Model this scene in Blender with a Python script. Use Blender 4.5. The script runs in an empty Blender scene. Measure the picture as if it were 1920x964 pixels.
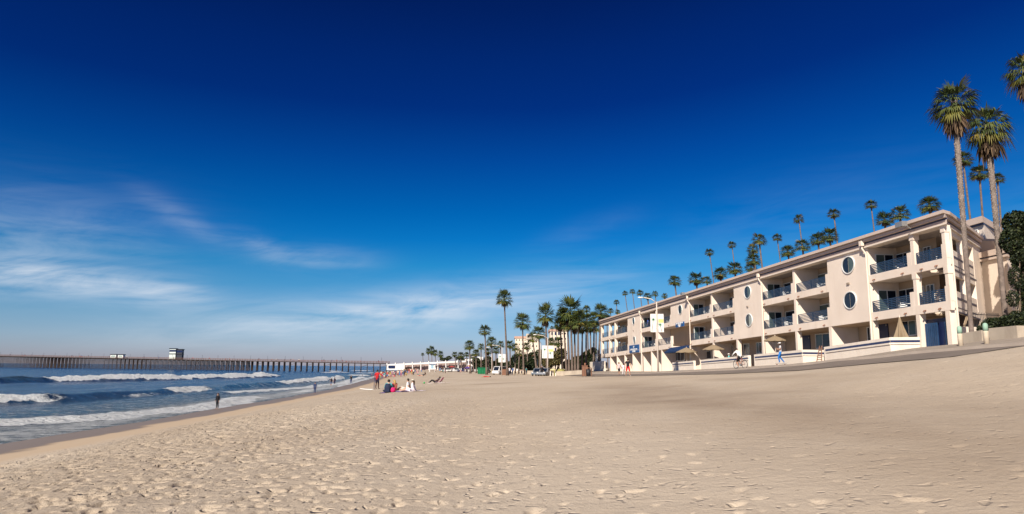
import bpy, bmesh, math, random
import numpy as np
from mathutils import Vector, Matrix
R = math.radians
rng = np.random.default_rng(7)
random.seed(7)
sc = bpy.context.scene
COL = sc.collection

# ------------------------------------------------------------------ camera, sky, sun, exposure
F = 1320.0; PITCH = .1552; ROLL = -.0081; AZ = -.0595; EYE = 3.6
cam = bpy.data.cameras.new('camera'); camo = bpy.data.objects.new('camera', cam); COL.objects.link(camo)
cam.sensor_width = 36; cam.lens = 36*F/1920; cam.clip_start = .1; cam.clip_end = 30000
camo.location = (0, 0, EYE)
camo.rotation_euler = (Matrix.Rotation(math.pi/2+PITCH, 4, 'X') @ Matrix.Rotation(-ROLL, 4, 'Z')).to_euler()
sc.camera = camo
SUN_EL = R(35.5); PHI = R(30)
ca, sa = math.cos(AZ), math.sin(AZ)
lt = Vector((sa*math.cos(PHI)+ca*math.sin(PHI), ca*math.cos(PHI)-sa*math.sin(PHI), 0)).normalized()*math.cos(SUN_EL)
lt.z = -math.sin(SUN_EL)                     # the way the sunlight travels
sun = bpy.data.lights.new('sun', 'SUN'); suno = bpy.data.objects.new('sun', sun); COL.objects.link(suno)
sun.energy = 5.0; sun.angle = R(.5); sun.color = (1, .905, .77)
suno.rotation_euler = lt.to_track_quat('-Z', 'Y').to_euler(); suno.location = (0, -20, 60)
world = bpy.data.worlds.new('World'); sc.world = world; world.use_nodes = True
def build_world():
    nt = world.node_tree; N = nt.nodes; L = nt.links
    for n in list(N): N.remove(n)
    out = N.new('ShaderNodeOutputWorld'); bg = N.new('ShaderNodeBackground'); bg.inputs[1].default_value = .0955
    sky = N.new('ShaderNodeTexSky'); sky.sky_type = 'NISHITA'; sky.sun_disc = False
    sky.sun_elevation = SUN_EL; sky.sun_rotation = math.atan2(-lt.x, -lt.y)
    sky.air_density = 1.0; sky.dust_density = .4; sky.ozone_density = 3.0
    tc = N.new('ShaderNodeTexCoord'); sep = N.new('ShaderNodeSeparateXYZ'); L.new(tc.outputs['Generated'], sep.inputs[0])
    ramp = N.new('ShaderNodeValToRGB'); 
    azr = N.new('ShaderNodeMath'); azr.operation = 'ARCTAN2'; L.new(sep.outputs[0], azr.inputs[0]); L.new(sep.outputs[1], azr.inputs[1])
    mr = N.new('ShaderNodeMapRange'); mr.interpolation_type = 'SMOOTHSTEP'; L.new(azr.outputs[0], mr.inputs[0]); mr.inputs[1].default_value = .0; mr.inputs[2].default_value = .8; mr.inputs[3].default_value = 1.; mr.inputs[4].default_value = .84
    zz = N.new('ShaderNodeMath'); zz.operation = 'MULTIPLY'; L.new(sep.outputs[2], zz.inputs[0]); L.new(mr.outputs[0], zz.inputs[1]); L.new(zz.outputs[0], ramp.inputs[0])
    el = ramp.color_ramp.elements
    stops = [(0.0024, (0.50, 0.50, 0.76)), (0.0142, (0.475, 0.515, 0.79)), (0.0349, (0.42, 0.535, 0.81)), (0.0646, (0.2986, 0.4914, 0.7359)), (0.1093, (0.1335, 0.4328, 0.6835)), (0.1391, (0.0432, 0.3903, 0.6608)), (0.1762, (0.0083, 0.3128, 0.6418)), (0.213, (0.0012, 0.2575, 0.5881)), (0.2851, (0.0018, 0.1643, 0.4907)), (0.3541, (0.0021, 0.0895, 0.3686)), (0.4194, (0.0026, 0.0758, 0.3273)), (0.4777, (0.0034, 0.0591, 0.2662)), (1.0, (0.0034, 0.0591, 0.2662))]
    while len(el) < len(stops): el.new(.5)
    for e, (p, c) in zip(el, stops): e.position = p; e.color = (*c, 1)
    mul = N.new('ShaderNodeMix'); mul.data_type = 'RGBA'; mul.blend_type = 'MULTIPLY'; mul.inputs[0].default_value = 1
    L.new(sky.outputs[0], mul.inputs[6]); L.new(ramp.outputs[0], mul.inputs[7])
    # high thin cloud: patches placed by direction, broken up by streaky noise
    def m(op, a, b=None, clampit=False):
        n = N.new('ShaderNodeMath'); n.operation = op; n.use_clamp = clampit
        for i, v in enumerate((a, b)):
            if v is None: continue
            if isinstance(v, (int, float)): n.inputs[i].default_value = v
            else: L.new(v, n.inputs[i])
        return n.outputs[0]
    az = m('ARCTAN2', sep.outputs[0], sep.outputs[1]); elv = m('ARCSINE', sep.outputs[2])
    comb = N.new('ShaderNodeCombineXYZ'); L.new(m('MULTIPLY', az, 3.2), comb.inputs[0])
    L.new(m('MULTIPLY', m('ADD', elv, m('MULTIPLY', az, -.10)), 15), comb.inputs[1])
    n1 = N.new('ShaderNodeTexNoise'); n1.inputs['Scale'].default_value = 1.6; n1.inputs['Detail'].default_value = 10; n1.inputs['Roughness'].default_value = .62; n1.inputs['Distortion'].default_value = 1.0
    L.new(comb.outputs[0], n1.inputs['Vector'])
    comb2 = N.new('ShaderNodeCombineXYZ'); L.new(m('MULTIPLY', m('ADD', az, m('MULTIPLY', elv, 1.2)), 2.2), comb2.inputs[0]); L.new(m('MULTIPLY', elv, 26), comb2.inputs[1])
    n2 = N.new('ShaderNodeTexNoise'); n2.inputs['Scale'].default_value = 2.6; n2.inputs['Detail'].default_value = 6
    L.new(comb2.outputs[0], n2.inputs['Vector'])
    tot = None
    # azimuth, elevation (deg), half widths, tilt, strength
    for a0, e0, wa, we, tl, s in [(-25.5,10.6,3.0,.9,-.5,.16), (-15.2,8.3,3.6,.9,0,.28), (-19.5,8.9,2.4,.8,-.3,.22),
                                  (-33,5.6,7,1.2,-.06,.8), (-26,5.1,2.5,.9,0,.5), (-14,3.6,12,1.5,.10,.62), (-5,5.0,7,1.5,.12,.45), (4.5,6.4,6,1.8,.1,.25), (-34,8.5,8,3,0,.22),
                                  (6,11,4,1.0,.3,.045), (22,11,9,3,.2,.05), (-60,8,14,4,0,.6), (60,9,16,4,0,.5), (150,14,40,8,0,.5)]:
        da = m('SUBTRACT', az, R(a0)); de = m('SUBTRACT', m('SUBTRACT', elv, R(e0)), m('MULTIPLY', da, tl))
        q = m('ADD', m('POWER', m('DIVIDE', m('ABSOLUTE', da), R(wa)), 2), m('POWER', m('DIVIDE', m('ABSOLUTE', de), R(we)), 2))
        g = m('MULTIPLY', m('POWER', 2.718, m('MULTIPLY', q, -1)), s)
        tot = g if tot is None else m('ADD', tot, g)
    nn = m('ADD', m('MULTIPLY', n1.outputs[0], .75), m('MULTIPLY', n2.outputs[0], .45))
    cl = m('MULTIPLY', tot, m('MULTIPLY', m('SUBTRACT', nn, .42), 3.6, True), True)
    fine = N.new('ShaderNodeMix'); fine.data_type = 'RGBA'; L.new(m('MULTIPLY', cl, .85), fine.inputs[0])
    L.new(mul.outputs[2], fine.inputs[6]); fine.inputs[7].default_value = (6.0, 6.4, 7.0, 1)
    L.new(fine.outputs[2], bg.inputs[0]); L.new(bg.outputs[0], out.inputs[0])
build_world()
vs = sc.view_settings; vs.view_transform = 'Standard'; vs.look = 'None'; vs.gamma = 1; vs.exposure = .42; vs.use_curve_mapping = False
sc.cycles.max_bounces = 4; sc.cycles.diffuse_bounces = 2; sc.cycles.glossy_bounces = 2; sc.cycles.use_denoising = True
try: sc.cycles.caustics_reflective = False; sc.cycles.caustics_refractive = False
except Exception: pass

# ------------------------------------------------------------------ coordinates
cp_, sp_ = math.cos(PITCH), math.sin(PITCH); cr_, sr_ = math.cos(ROLL), math.sin(ROLL)
def ray(px, py):
    a = px-960; b = 482-py; u = a*cr_+b*sr_; v = -a*sr_+b*cr_
    return np.array([u/F, cp_-sp_*v/F, sp_+cp_*v/F])
def W(t, c, z): return (sa*t+ca*c, ca*t-sa*c, z)          # t along the shore, c across it (towards the hotel)
def TC(x, y): return x*sa+y*ca, x*ca-y*sa
def on_c(px, py, c):                                      # where a line of sight meets the plane c = const
    r = ray(px, py); t, cc = TC(r[0], r[1]); k = c/cc; return k*t, EYE+k*r[2]
def on_z(px, py, z=0.):
    r = ray(px, py); k = (z-EYE)/r[2]; return TC(r[0]*k, r[1]*k)
def on_d(px, py, d):
    r = ray(px, py); k = d/r[1]; return Vector((r[0]*k, d, EYE+r[2]*k))
def sm(a, b, x):
    q = np.clip((x-a)/(b-a), 0, 1); return q*q*(3-2*q)
T17 = ([-50,10,20.8,24.2,29,35.7,46.4,75.5,102,165,250,500], [4.9,4.7,4.36,4.06,3.86,3.54,3.26,2.74,2.36,1.95,1.75,1.7])
T26 = ([-50,0,25,33,36,40.2,43,51,55.6,64.4,72,79.5,91,98.5,132,165,250,500], [6,5.7,5.3,5.2,5.0,4.87,4.56,4.2,3.98,3.79,3.59,3.45,3.22,3.08,2.9,2.75,2.4,2.2])
T0 = ([-50,60,150,500], [2.0,2.0,1.75,1.7])
SHF = ([0,100,140,216,400,465,1000,4000], [0,0,-2.3,-7.7,-20,-23,-60,-200])
def shore_shift(t): return np.interp(t, *SHF)
def G(t, c):
    t = np.asarray(t, float); c = np.asarray(c, float)
    z0 = np.interp(t, *T0); z17 = np.interp(t, *T17); z26 = np.interp(t, *T26)
    cs = c - shore_shift(t)*np.clip(-c/10, 0, 1)
    f = np.interp(cs, [-300,-60,-21,-18,-15,-12,-9,-5,0], [-9,-4.2,.0,.32,.60,.92,1.42,1.82,2.0])
    f = np.where(f > 1.0, 1.0+(f-1.0)*(z0-1.0), f)
    m1 = z0+(z17-z0)*.42
    up = z0+(m1-z0)*np.clip(c/10, 0, 1)
    up = np.where(c > 10, m1+(z17-m1)*np.clip((c-10)/7, 0, 1), up)
    up = np.where(c > 17, z17+(z26-z17)*np.clip((c-17)/9.5, 0, 1), up)
    bluff = 10*sm(44, 78, c)*(1-sm(190, 260, t))
    bank = 1.6*sm(28, 33, c)*(1-sm(33, 38, t))
    up = up+bluff+bank
    return np.where(c <= 0, f, up)
def g(t, c): return float(G(t, c))
def P(t, c, dz=0): return Vector(W(t, c, g(t, c)+dz))

# ------------------------------------------------------------------ materials
def nodes(name):
    m = bpy.data.materials.new(name); m.use_nodes = True
    return m, m.node_tree.nodes, m.node_tree.links, m.node_tree.nodes['Principled BSDF']
MATS = {}
def mat(name, col, rough=.7, var=.12, scale=3., bump=.0, bscale=40., metal=0., spec=.3, dirt=None, coat=0.):
    if name in MATS: return MATS[name]
    m, N, L, b = nodes(name)
    tc = N.new('ShaderNodeTexCoord'); n = N.new('ShaderNodeTexNoise'); n.inputs['Scale'].default_value = scale; n.inputs['Detail'].default_value = 6
    L.new(tc.outputs['Object'], n.inputs['Vector'])
    r = N.new('ShaderNodeValToRGB'); L.new(n.outputs[0], r.inputs[0])
    r.color_ramp.elements[0].position = .3; r.color_ramp.elements[1].position = .7
    r.color_ramp.elements[0].color = (*[max(0, x*(1-var)) for x in col], 1); r.color_ramp.elements[1].color = (*[min(1, x*(1+var)) for x in col], 1)
    L.new(r.outputs[0], b.inputs['Base Color'])
    if dirt:
        w = N.new('ShaderNodeTexNoise'); w.inputs['Scale'].default_value = .9; w.inputs['Detail'].default_value = 8; w.inputs['Roughness'].default_value = .7
        mp = N.new('ShaderNodeMapping'); mp.inputs['Scale'].default_value = (1, 1, .25); L.new(tc.outputs['Object'], mp.inputs[0]); L.new(mp.outputs[0], w.inputs['Vector'])
        rr = N.new('ShaderNodeValToRGB'); rr.color_ramp.elements[0].position = .52; rr.color_ramp.elements[1].position = .75; L.new(w.outputs[0], rr.inputs[0])
        mx = N.new('ShaderNodeMix'); mx.data_type = 'RGBA'; L.new(rr.outputs[0], mx.inputs[0]); L.new(r.outputs[0], mx.inputs[6]); mx.inputs[7].default_value = (*dirt, 1)
        L.new(mx.outputs[2], b.inputs['Base Color'])
    b.inputs['Roughness'].default_value = rough; b.inputs['Metallic'].default_value = metal; b.inputs['Specular IOR Level'].default_value = spec
    b.inputs['Coat Weight'].default_value = coat
    if bump:
        n2 = N.new('ShaderNodeTexNoise'); n2.inputs['Scale'].default_value = bscale; n2.inputs['Detail'].default_value = 5; L.new(tc.outputs['Object'], n2.inputs['Vector'])
        bp = N.new('ShaderNodeBump'); bp.inputs['Strength'].default_value = bump; bp.inputs['Distance'].default_value = .02; L.new(n2.outputs[0], bp.inputs['Height']); L.new(bp.outputs[0], b.inputs['Normal'])
    MATS[name] = m; return m
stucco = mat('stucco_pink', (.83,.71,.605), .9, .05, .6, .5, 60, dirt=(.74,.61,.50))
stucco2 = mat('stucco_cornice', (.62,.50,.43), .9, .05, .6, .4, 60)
stucco_shade = mat('stucco_inner_shaded', (.48,.36,.255), .9, .05, .8, .4, 60)  # facade stucco darkened: the shade inside the balconies is put into the colour
stucco_wall = mat('stucco_patio', (.82,.73,.63), .9, .05, .8, .5, 60, dirt=(.74,.63,.53))
cream = mat('cream_trim', (.80,.70,.60), .8, .04, 1)
navy = mat('navy_tile', (.028,.04,.11), .35, .25, 12, spec=.5)
navyp = mat('navy_paint', (.012,.02,.07), .4, .2, 2)
railm = mat('rail_paint', (.018,.045,.095), .4, .2, 6, spec=.5)
gateblue = mat('gate_blue', (.02,.055,.13), .45, .2, 3)
white = mat('white_paint', (.80,.80,.78), .5, .05, 2)
glass = mat('window_glass', (.010,.016,.032), .12, .3, .5, spec=.25)
glassc = mat('curtained_glass', (.085,.12,.115), .15, .2, .7, spec=.25)
blinds = mat('pale_blind', (.36,.40,.36), .3, .1, 2)
asph = mat('asphalt', (.20,.165,.14), .9, .12, .35, .4, 30)
walkm = mat('pale_walkway', (.33,.275,.225), .9, .10, .35, .3, 30, dirt=(.22,.17,.14))
kerbm = mat('kerb_concrete', (.50,.42,.35), .9, .1, 1)
conc = mat('concrete', (.46,.39,.31), .9, .12, 1.2, .4, 30, dirt=(.30,.24,.19))
wood = mat('pier_wood', (.060,.042,.036), .9, .35, .4)
woodr = mat('pier_rail_wood', (.16,.085,.062), .9, .3, .5)
metal_g = mat('grey_metal', (.35,.34,.33), .4, .1, 3, metal=.5)
darkm = mat('dark_metal', (.03,.03,.035), .5, .2, 3)
tan_f = mat('tan_canvas', (.27,.205,.135), .9, .08, 1.5)
plast = mat('white_plastic', (.75,.75,.74), .45, .04, 2)
brown = mat('brown_box', (.22,.11,.07), .7, .2, 2)
awnm = mat('awning_blue', (.006,.03,.10), .7, .1, 2)
signb = mat('sign_blue', (.012,.085,.27), .4, .08, 2)
def leafmat(name, stops, rough=.6, trans=.0):
    m, N, L, b = nodes(name)
    at = N.new('ShaderNodeAttribute'); at.attribute_name = 'tint'
    r = N.new('ShaderNodeValToRGB'); L.new(at.outputs['Fac'], r.inputs[0]); el = r.color_ramp.elements
    while len(el) < len(stops): el.new(.5)
    for e, (p, c) in zip(el, stops): e.position = p; e.color = (*c, 1)
    L.new(r.outputs[0], b.inputs['Base Color']); b.inputs['Roughness'].default_value = rough; b.inputs['Specular IOR Level'].default_value = .35
    return m
palm_g = leafmat('palm_leaf', [(0,(.020,.035,.012)),(.40,(.055,.080,.020)),(.7,(.12,.125,.025)),(1,(.26,.19,.04))])
palm_d = leafmat('palm_dead_leaf', [(0,(.045,.028,.018)),(.7,(.13,.085,.05)),(1,(.22,.15,.09))], .9)
bush_g = leafmat('bush_leaf', [(0,(.006,.012,.005)),(.6,(.018,.030,.010)),(1,(.055,.065,.02))])
hedge_o = leafmat('dry_bush_leaf', [(0,(.04,.042,.016)),(.6,(.11,.095,.035)),(1,(.20,.15,.06))])
trunkn = mat('near_palm_trunk', (.19,.15,.13), .95, .35, 4, .9, 14)
trunkm = mat('palm_trunk', (.155,.115,.095), .95, .35, 4, .9, 14)
trunk2 = mat('palm_boots', (.22,.185,.16), .95, .45, 9, .8, 20)
bark = mat('tree_bark', (.20,.15,.11), .95, .3, 4, .8, 14)
def flat(name, col, rough=.8, **k): return mat(name, col, rough, .08, 4, **k)

# ------------------------------------------------------------------ mesh helpers
def tag(o, label=None, cat=None, group=None, kind=None):
    if label: o['label'] = label
    if cat: o['category'] = cat
    if group: o['group'] = group
    if kind: o['kind'] = kind
    return o
def thing(name, label, cat, loc=(0,0,0), rz=0., group=None):
    o = bpy.data.objects.new(name, None); COL.objects.link(o); o.location = loc; o.rotation_euler = (0,0,rz); o.empty_display_size = .2
    return tag(o, label, cat, group)
class MB:
    def __init__(s): s.v = []; s.f = []; s.m = []; s.a = []
    def add(s, vs, fs, mi=0, tint=.5):
        k = len(s.v); s.v += [tuple(x) for x in vs]; s.f += [tuple(k+i for i in f) for f in fs]; s.m += [mi]*len(fs); s.a += [tint]*len(vs); return s
    def box(s, lo, hi, mi=0):
        x0,y0,z0 = lo; x1,y1,z1 = hi
        return s.add([(x0,y0,z0),(x1,y0,z0),(x1,y1,z0),(x0,y1,z0),(x0,y0,z1),(x1,y0,z1),(x1,y1,z1),(x0,y1,z1)], [(0,3,2,1),(4,5,6,7),(0,1,5,4),(1,2,6,5),(2,3,7,6),(3,0,4,7)], mi)
    def hexa(s, b4, t4, mi=0):
        return s.add(list(b4)+list(t4), [(0,3,2,1),(4,5,6,7),(0,1,5,4),(1,2,6,5),(2,3,7,6),(3,0,4,7)], mi)
    def tc(s, t0, t1, c0, c1, z0, z1, mi=0):             # box in shore coordinates; z may be a function of t
        f = lambda z, t: z(t) if callable(z) else z
        return s.hexa([W(t0,c0,f(z0,t0)),W(t0,c1,f(z0,t0)),W(t1,c1,f(z0,t1)),W(t1,c0,f(z0,t1))], [W(t0,c0,f(z1,t0)),W(t0,c1,f(z1,t0)),W(t1,c1,f(z1,t1)),W(t1,c0,f(z1,t1))], mi)
    def tube(s, pts, rads, n=8, mi=0, caps=True, tint=.5):
        pts = [Vector(p) for p in pts]
        if not hasattr(rads, '__len__'): rads = [rads]*len(pts)
        vs = []; fs = []
        for i, (p, r) in enumerate(zip(pts, rads)):
            d = (pts[min(i+1, len(pts)-1)]-pts[max(i-1, 0)]); d = d.normalized() if d.length > 1e-9 else Vector((0,0,1))
            u = d.cross(Vector((0,0,1))) if abs(d.z) < .95 else d.cross(Vector((0,1,0))); u.normalize(); w = d.cross(u)
            for k in range(n):
                a = 2*math.pi*k/n; vs.append(p+u*(r*math.cos(a))+w*(r*math.sin(a)))
        for i in range(len(pts)-1):
            for k in range(n):
                a = i*n+k; b = i*n+(k+1) % n; fs.append((a, b, b+n, a+n))
        if caps: fs.append(tuple(range(n-1, -1, -1))); fs.append(tuple((len(pts)-1)*n+k for k in range(n)))
        return s.add(vs, fs, mi, tint)
    def ball(s, c, r, n=8, mi=0):
        c = Vector(c); r = r if hasattr(r, '__len__') else (r,r,r); vs = []; fs = []; h = n//2
        for i in range(h+1):
            th = math.pi*i/h
            for k in range(n):
                a = 2*math.pi*k/n; vs.append((c.x+r[0]*math.sin(th)*math.cos(a), c.y+r[1]*math.sin(th)*math.sin(a), c.z+r[2]*math.cos(th)))
        for i in range(h):
            for k in range(n): fs.append((i*n+k, (i+1)*n+k, (i+1)*n+(k+1) % n, i*n+(k+1) % n))
        return s.add(vs, fs, mi)
    def build(s, name, mats, parent=None, smooth=False):
        me = bpy.data.meshes.new(name); v = s.v
        if parent is not None:
            L = parent.location
            if getattr(s, 'abs', False): v = [(x-L.x, y-L.y, z-L.z) for x, y, z in v]
        me.from_pydata(v, [], s.f); me.update()
        mats = mats if isinstance(mats, (list, tuple)) else [mats]
        for m in mats: me.materials.append(m)
        if len(mats) > 1: me.polygons.foreach_set('material_index', s.m)
        if len(set(s.a)) > 1:
            at = me.attributes.new('tint', 'FLOAT', 'POINT'); at.data.foreach_set('value', s.a)
        if smooth: me.polygons.foreach_set('use_smooth', [True]*len(me.polygons))
        o = bpy.data.objects.new(name, me); COL.objects.link(o)
        if parent is not None: o.parent = parent
        return o
def AB():
    m = MB(); m.abs = True; return m
def kids(o): return [c for c in bpy.data.objects if c.parent == o]
def copy_tree(o, ch=None):
    c = o.copy(); COL.objects.link(c)
    for k in (ch if ch is not None else list(o.children)):
        d = k.copy(); COL.objects.link(d); d.parent = c
        for q in list(k.children):
            e = q.copy(); COL.objects.link(e); e.parent = d
    return c
def grid_mesh(name, X, Y, Z, keep, m, attrs=None):
    nr, nc = X.shape; v = np.stack([X, Y, Z], -1).reshape(-1, 3)
    idx = np.arange(nr*nc).reshape(nr, nc)
    q = np.stack([idx[:-1,:-1], idx[:-1,1:], idx[1:,1:], idx[1:,:-1]], -1).reshape(-1, 4)
    if keep is not None: q = q[keep[:-1,:-1].reshape(-1)]
    me = bpy.data.meshes.new(name); me.vertices.add(len(v)); me.vertices.foreach_set('co', v.astype(np.float32).ravel())
    me.loops.add(q.size); me.loops.foreach_set('vertex_index', q.ravel().astype(np.int32))
    me.polygons.add(len(q)); me.polygons.foreach_set('loop_start', np.arange(0, q.size, 4, dtype=np.int32)); me.polygons.foreach_set('loop_total', np.full(len(q), 4, np.int32))
    me.polygons.foreach_set('use_smooth', np.ones(len(q), bool)); me.update(calc_edges=True); me.validate()
    for k, a in (attrs or {}).items():
        at = me.attributes.new(k, 'FLOAT', 'POINT'); at.data.foreach_set('value', a.ravel().astype(np.float32))
    me.materials.append(m); o = bpy.data.objects.new(name, me); COL.objects.link(o); return o
def vnoise(x, y, seed=0):
    xi = np.floor(x).astype(np.int64); yi = np.floor(y).astype(np.int64); fx = x-xi; fy = y-yi
    fx = fx*fx*(3-2*fx); fy = fy*fy*(3-2*fy)
    def h(a, b):
        n = (a*374761393+b*668265263+seed*1442695041) & 0xffffffff; n = ((n ^ (n >> 13))*1274126177) & 0xffffffff
        return ((n ^ (n >> 16)) & 0xffff)/65535.
    return (h(xi,yi)*(1-fx)+h(xi+1,yi)*fx)*(1-fy)+(h(xi,yi+1)*(1-fx)+h(xi+1,yi+1)*fx)*fy
def fbm(x, y, seed=0, o=4):
    r = 0; a = .5
    for i in range(o): r = r+a*(vnoise(x*2**i, y*2**i, seed+i)-.5); a *= .5
    return r

# ------------------------------------------------------------------ the beach
def sand_material():
    m, N, L, b = nodes('beach_sand')
    geo = N.new('ShaderNodeNewGeometry'); sep = N.new('ShaderNodeSeparateXYZ'); L.new(geo.outputs['Position'], sep.inputs[0])
    def noise(s, d=6, r=.6, mp=None):
        n = N.new('ShaderNodeTexNoise'); n.inputs['Scale'].default_value = s; n.inputs['Detail'].default_value = d; n.inputs['Roughness'].default_value = r
        if mp:
            q = N.new('ShaderNodeMapping'); q.inputs['Scale'].default_value = mp; L.new(geo.outputs['Position'], q.inputs[0]); L.new(q.outputs[0], n.inputs['Vector'])
        else: L.new(geo.outputs['Position'], n.inputs['Vector'])
        return n.outputs[0]
    def ramp(v, st):
        r = N.new('ShaderNodeValToRGB'); L.new(v, r.inputs[0]); el = r.color_ramp.elements
        while len(el) < len(st): el.new(.5)
        for e, (p, c) in zip(el, st): e.position = p; e.color = (*c, 1) if hasattr(c, '__len__') else (c, c, c, 1)
        return r.outputs[0]
    def mix(f, a, bb):
        x = N.new('ShaderNodeMix'); x.data_type = 'RGBA'
        if isinstance(f, float): x.inputs[0].default_value = f
        else: L.new(f, x.inputs[0])
        for i, v in ((6, a), (7, bb)):
            if isinstance(v, tuple): x.inputs[i].default_value = (*v, 1)
            else: L.new(v, x.inputs[i])
        return x.outputs[2]
    base = ramp(noise(.16, 7, .62, (1,.55,1)), [(.30, (.40,.315,.24)), (.47, (.50,.405,.31)), (.62, (.56,.47,.375))])
    grain = ramp(noise(38, 5, .75), [(.30, (.25,.20,.15)), (.44, (.43,.355,.275)), (.60, (.50,.43,.34)), (.8,(.60,.54,.46))])
    col = mix(.42, base, grain)
    spk = ramp(noise(6.5, 6, .85), [(.33, 1.), (.375, 0.)])
    col = mix(spk, col, (.19,.15,.115))
    att = N.new('ShaderNodeAttribute'); att.attribute_name = 'damp'
    col = mix(att.outputs['Fac'], col, (.27,.205,.15))
    ml = N.new('ShaderNodeMath'); ml.operation = 'MULTIPLY_ADD'; L.new(noise(.22, 6, .65), ml.inputs[0]); ml.inputs[1].default_value = .35; L.new(sep.outputs[2], ml.inputs[2])
    smooth = ramp(ml.outputs[0], [(.88, 1.), (1.05, 0.)])          # height .6 .. .85: tan packed sand below
    col = mix(smooth, col, (.47,.365,.26))
    wet = ramp(ml.outputs[0], [(.64, 1.), (.70, 0.)])
    col = mix(wet, col, (.215,.165,.125))
    L.new(col, b.inputs['Base Color'])
    rr = N.new('ShaderNodeMath'); rr.operation = 'MULTIPLY_ADD'; L.new(wet, rr.inputs[0]); rr.inputs[1].default_value = -.50; rr.inputs[2].default_value = .95
    L.new(rr.outputs[0], b.inputs['Roughness']); b.inputs['Specular IOR Level'].default_value = .2
    # fine relief, faded out on the packed sand
    h = N.new('ShaderNodeMath'); h.operation = 'MULTIPLY_ADD'; h.inputs[1].default_value = .30; L.new(noise(2.3, 8, .62), h.inputs[2])
    vr = N.new('ShaderNodeTexVoronoi'); vr.inputs['Scale'].default_value = 1.9; vr.feature = 'SMOOTH_F1'
    wob = N.new('ShaderNodeTexNoise'); wob.inputs['Scale'].default_value = 1.5; L.new(geo.outputs['Position'], wob.inputs['Vector'])
    va = N.new('ShaderNodeVectorMath'); va.operation = 'ADD'; L.new(geo.outputs['Position'], va.inputs[0]); L.new(wob.outputs['Color'], va.inputs[1]); L.new(va.outputs[0], vr.inputs['Vector'])
    L.new(vr.outputs['Distance'], h.inputs[0])
    def pits(scale, r0, keep, depth, prev):                # sparse round dents of several sizes
        v2 = N.new('ShaderNodeTexVoronoi'); v2.inputs['Scale'].default_value = scale; v2.feature = 'F1'; L.new(va.outputs[0], v2.inputs['Vector'])
        rp_ = N.new('ShaderNodeValToRGB'); L.new(v2.outputs['Distance'], rp_.inputs[0]); rp_.color_ramp.elements[0].position = r0*.45; rp_.color_ramp.elements[1].position = r0
        sc_ = N.new('ShaderNodeSeparateXYZ'); L.new(v2.outputs['Color'], sc_.inputs[0]); gt = N.new('ShaderNodeMath'); gt.operation = 'LESS_THAN'; L.new(sc_.outputs[0], gt.inputs[0]); gt.inputs[1].default_value = keep
        iv = N.new('ShaderNodeMath'); iv.operation = 'SUBTRACT'; iv.inputs[0].default_value = 1.; L.new(rp_.outputs[0], iv.inputs[1])
        mm = N.new('ShaderNodeMath'); mm.operation = 'MULTIPLY'; L.new(iv.outputs[0], mm.inputs[0]); L.new(gt.outputs[0], mm.inputs[1])
        o_ = N.new('ShaderNodeMath'); o_.operation = 'MULTIPLY_ADD'; L.new(mm.outputs[0], o_.inputs[0]); o_.inputs[1].default_value = -depth; L.new(prev, o_.inputs[2]); return o_.outputs[0]
    hp_ = pits(3.4, .24, .36, .7, h.outputs[0]); hp_ = pits(6.5, .34, .36, .7, hp_)
    nf = N.new('ShaderNodeMath'); nf.operation = 'MULTIPLY_ADD'; L.new(noise(9, 6, .75), nf.inputs[0]); nf.inputs[1].default_value = .55; L.new(hp_, nf.inputs[2]); hfin = nf.outputs[0]
    inv = N.new('ShaderNodeMath'); inv.operation = 'SUBTRACT'; inv.inputs[0].default_value = 1.; L.new(smooth, inv.inputs[1])
    at2 = N.new('ShaderNodeAttribute'); at2.attribute_name = 'rough'
    st = N.new('ShaderNodeMath'); st.operation = 'MULTIPLY'; L.new(inv.outputs[0], st.inputs[0]); L.new(at2.outputs['Fac'], st.inputs[1])
    bp = N.new('ShaderNodeBump'); bp.inputs['Distance'].default_value = .11; L.new(st.outputs[0], bp.inputs['Strength']); L.new(hfin, bp.inputs['Height'])
    L.new(bp.outputs[0], b.inputs['Normal'])
    return m
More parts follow.
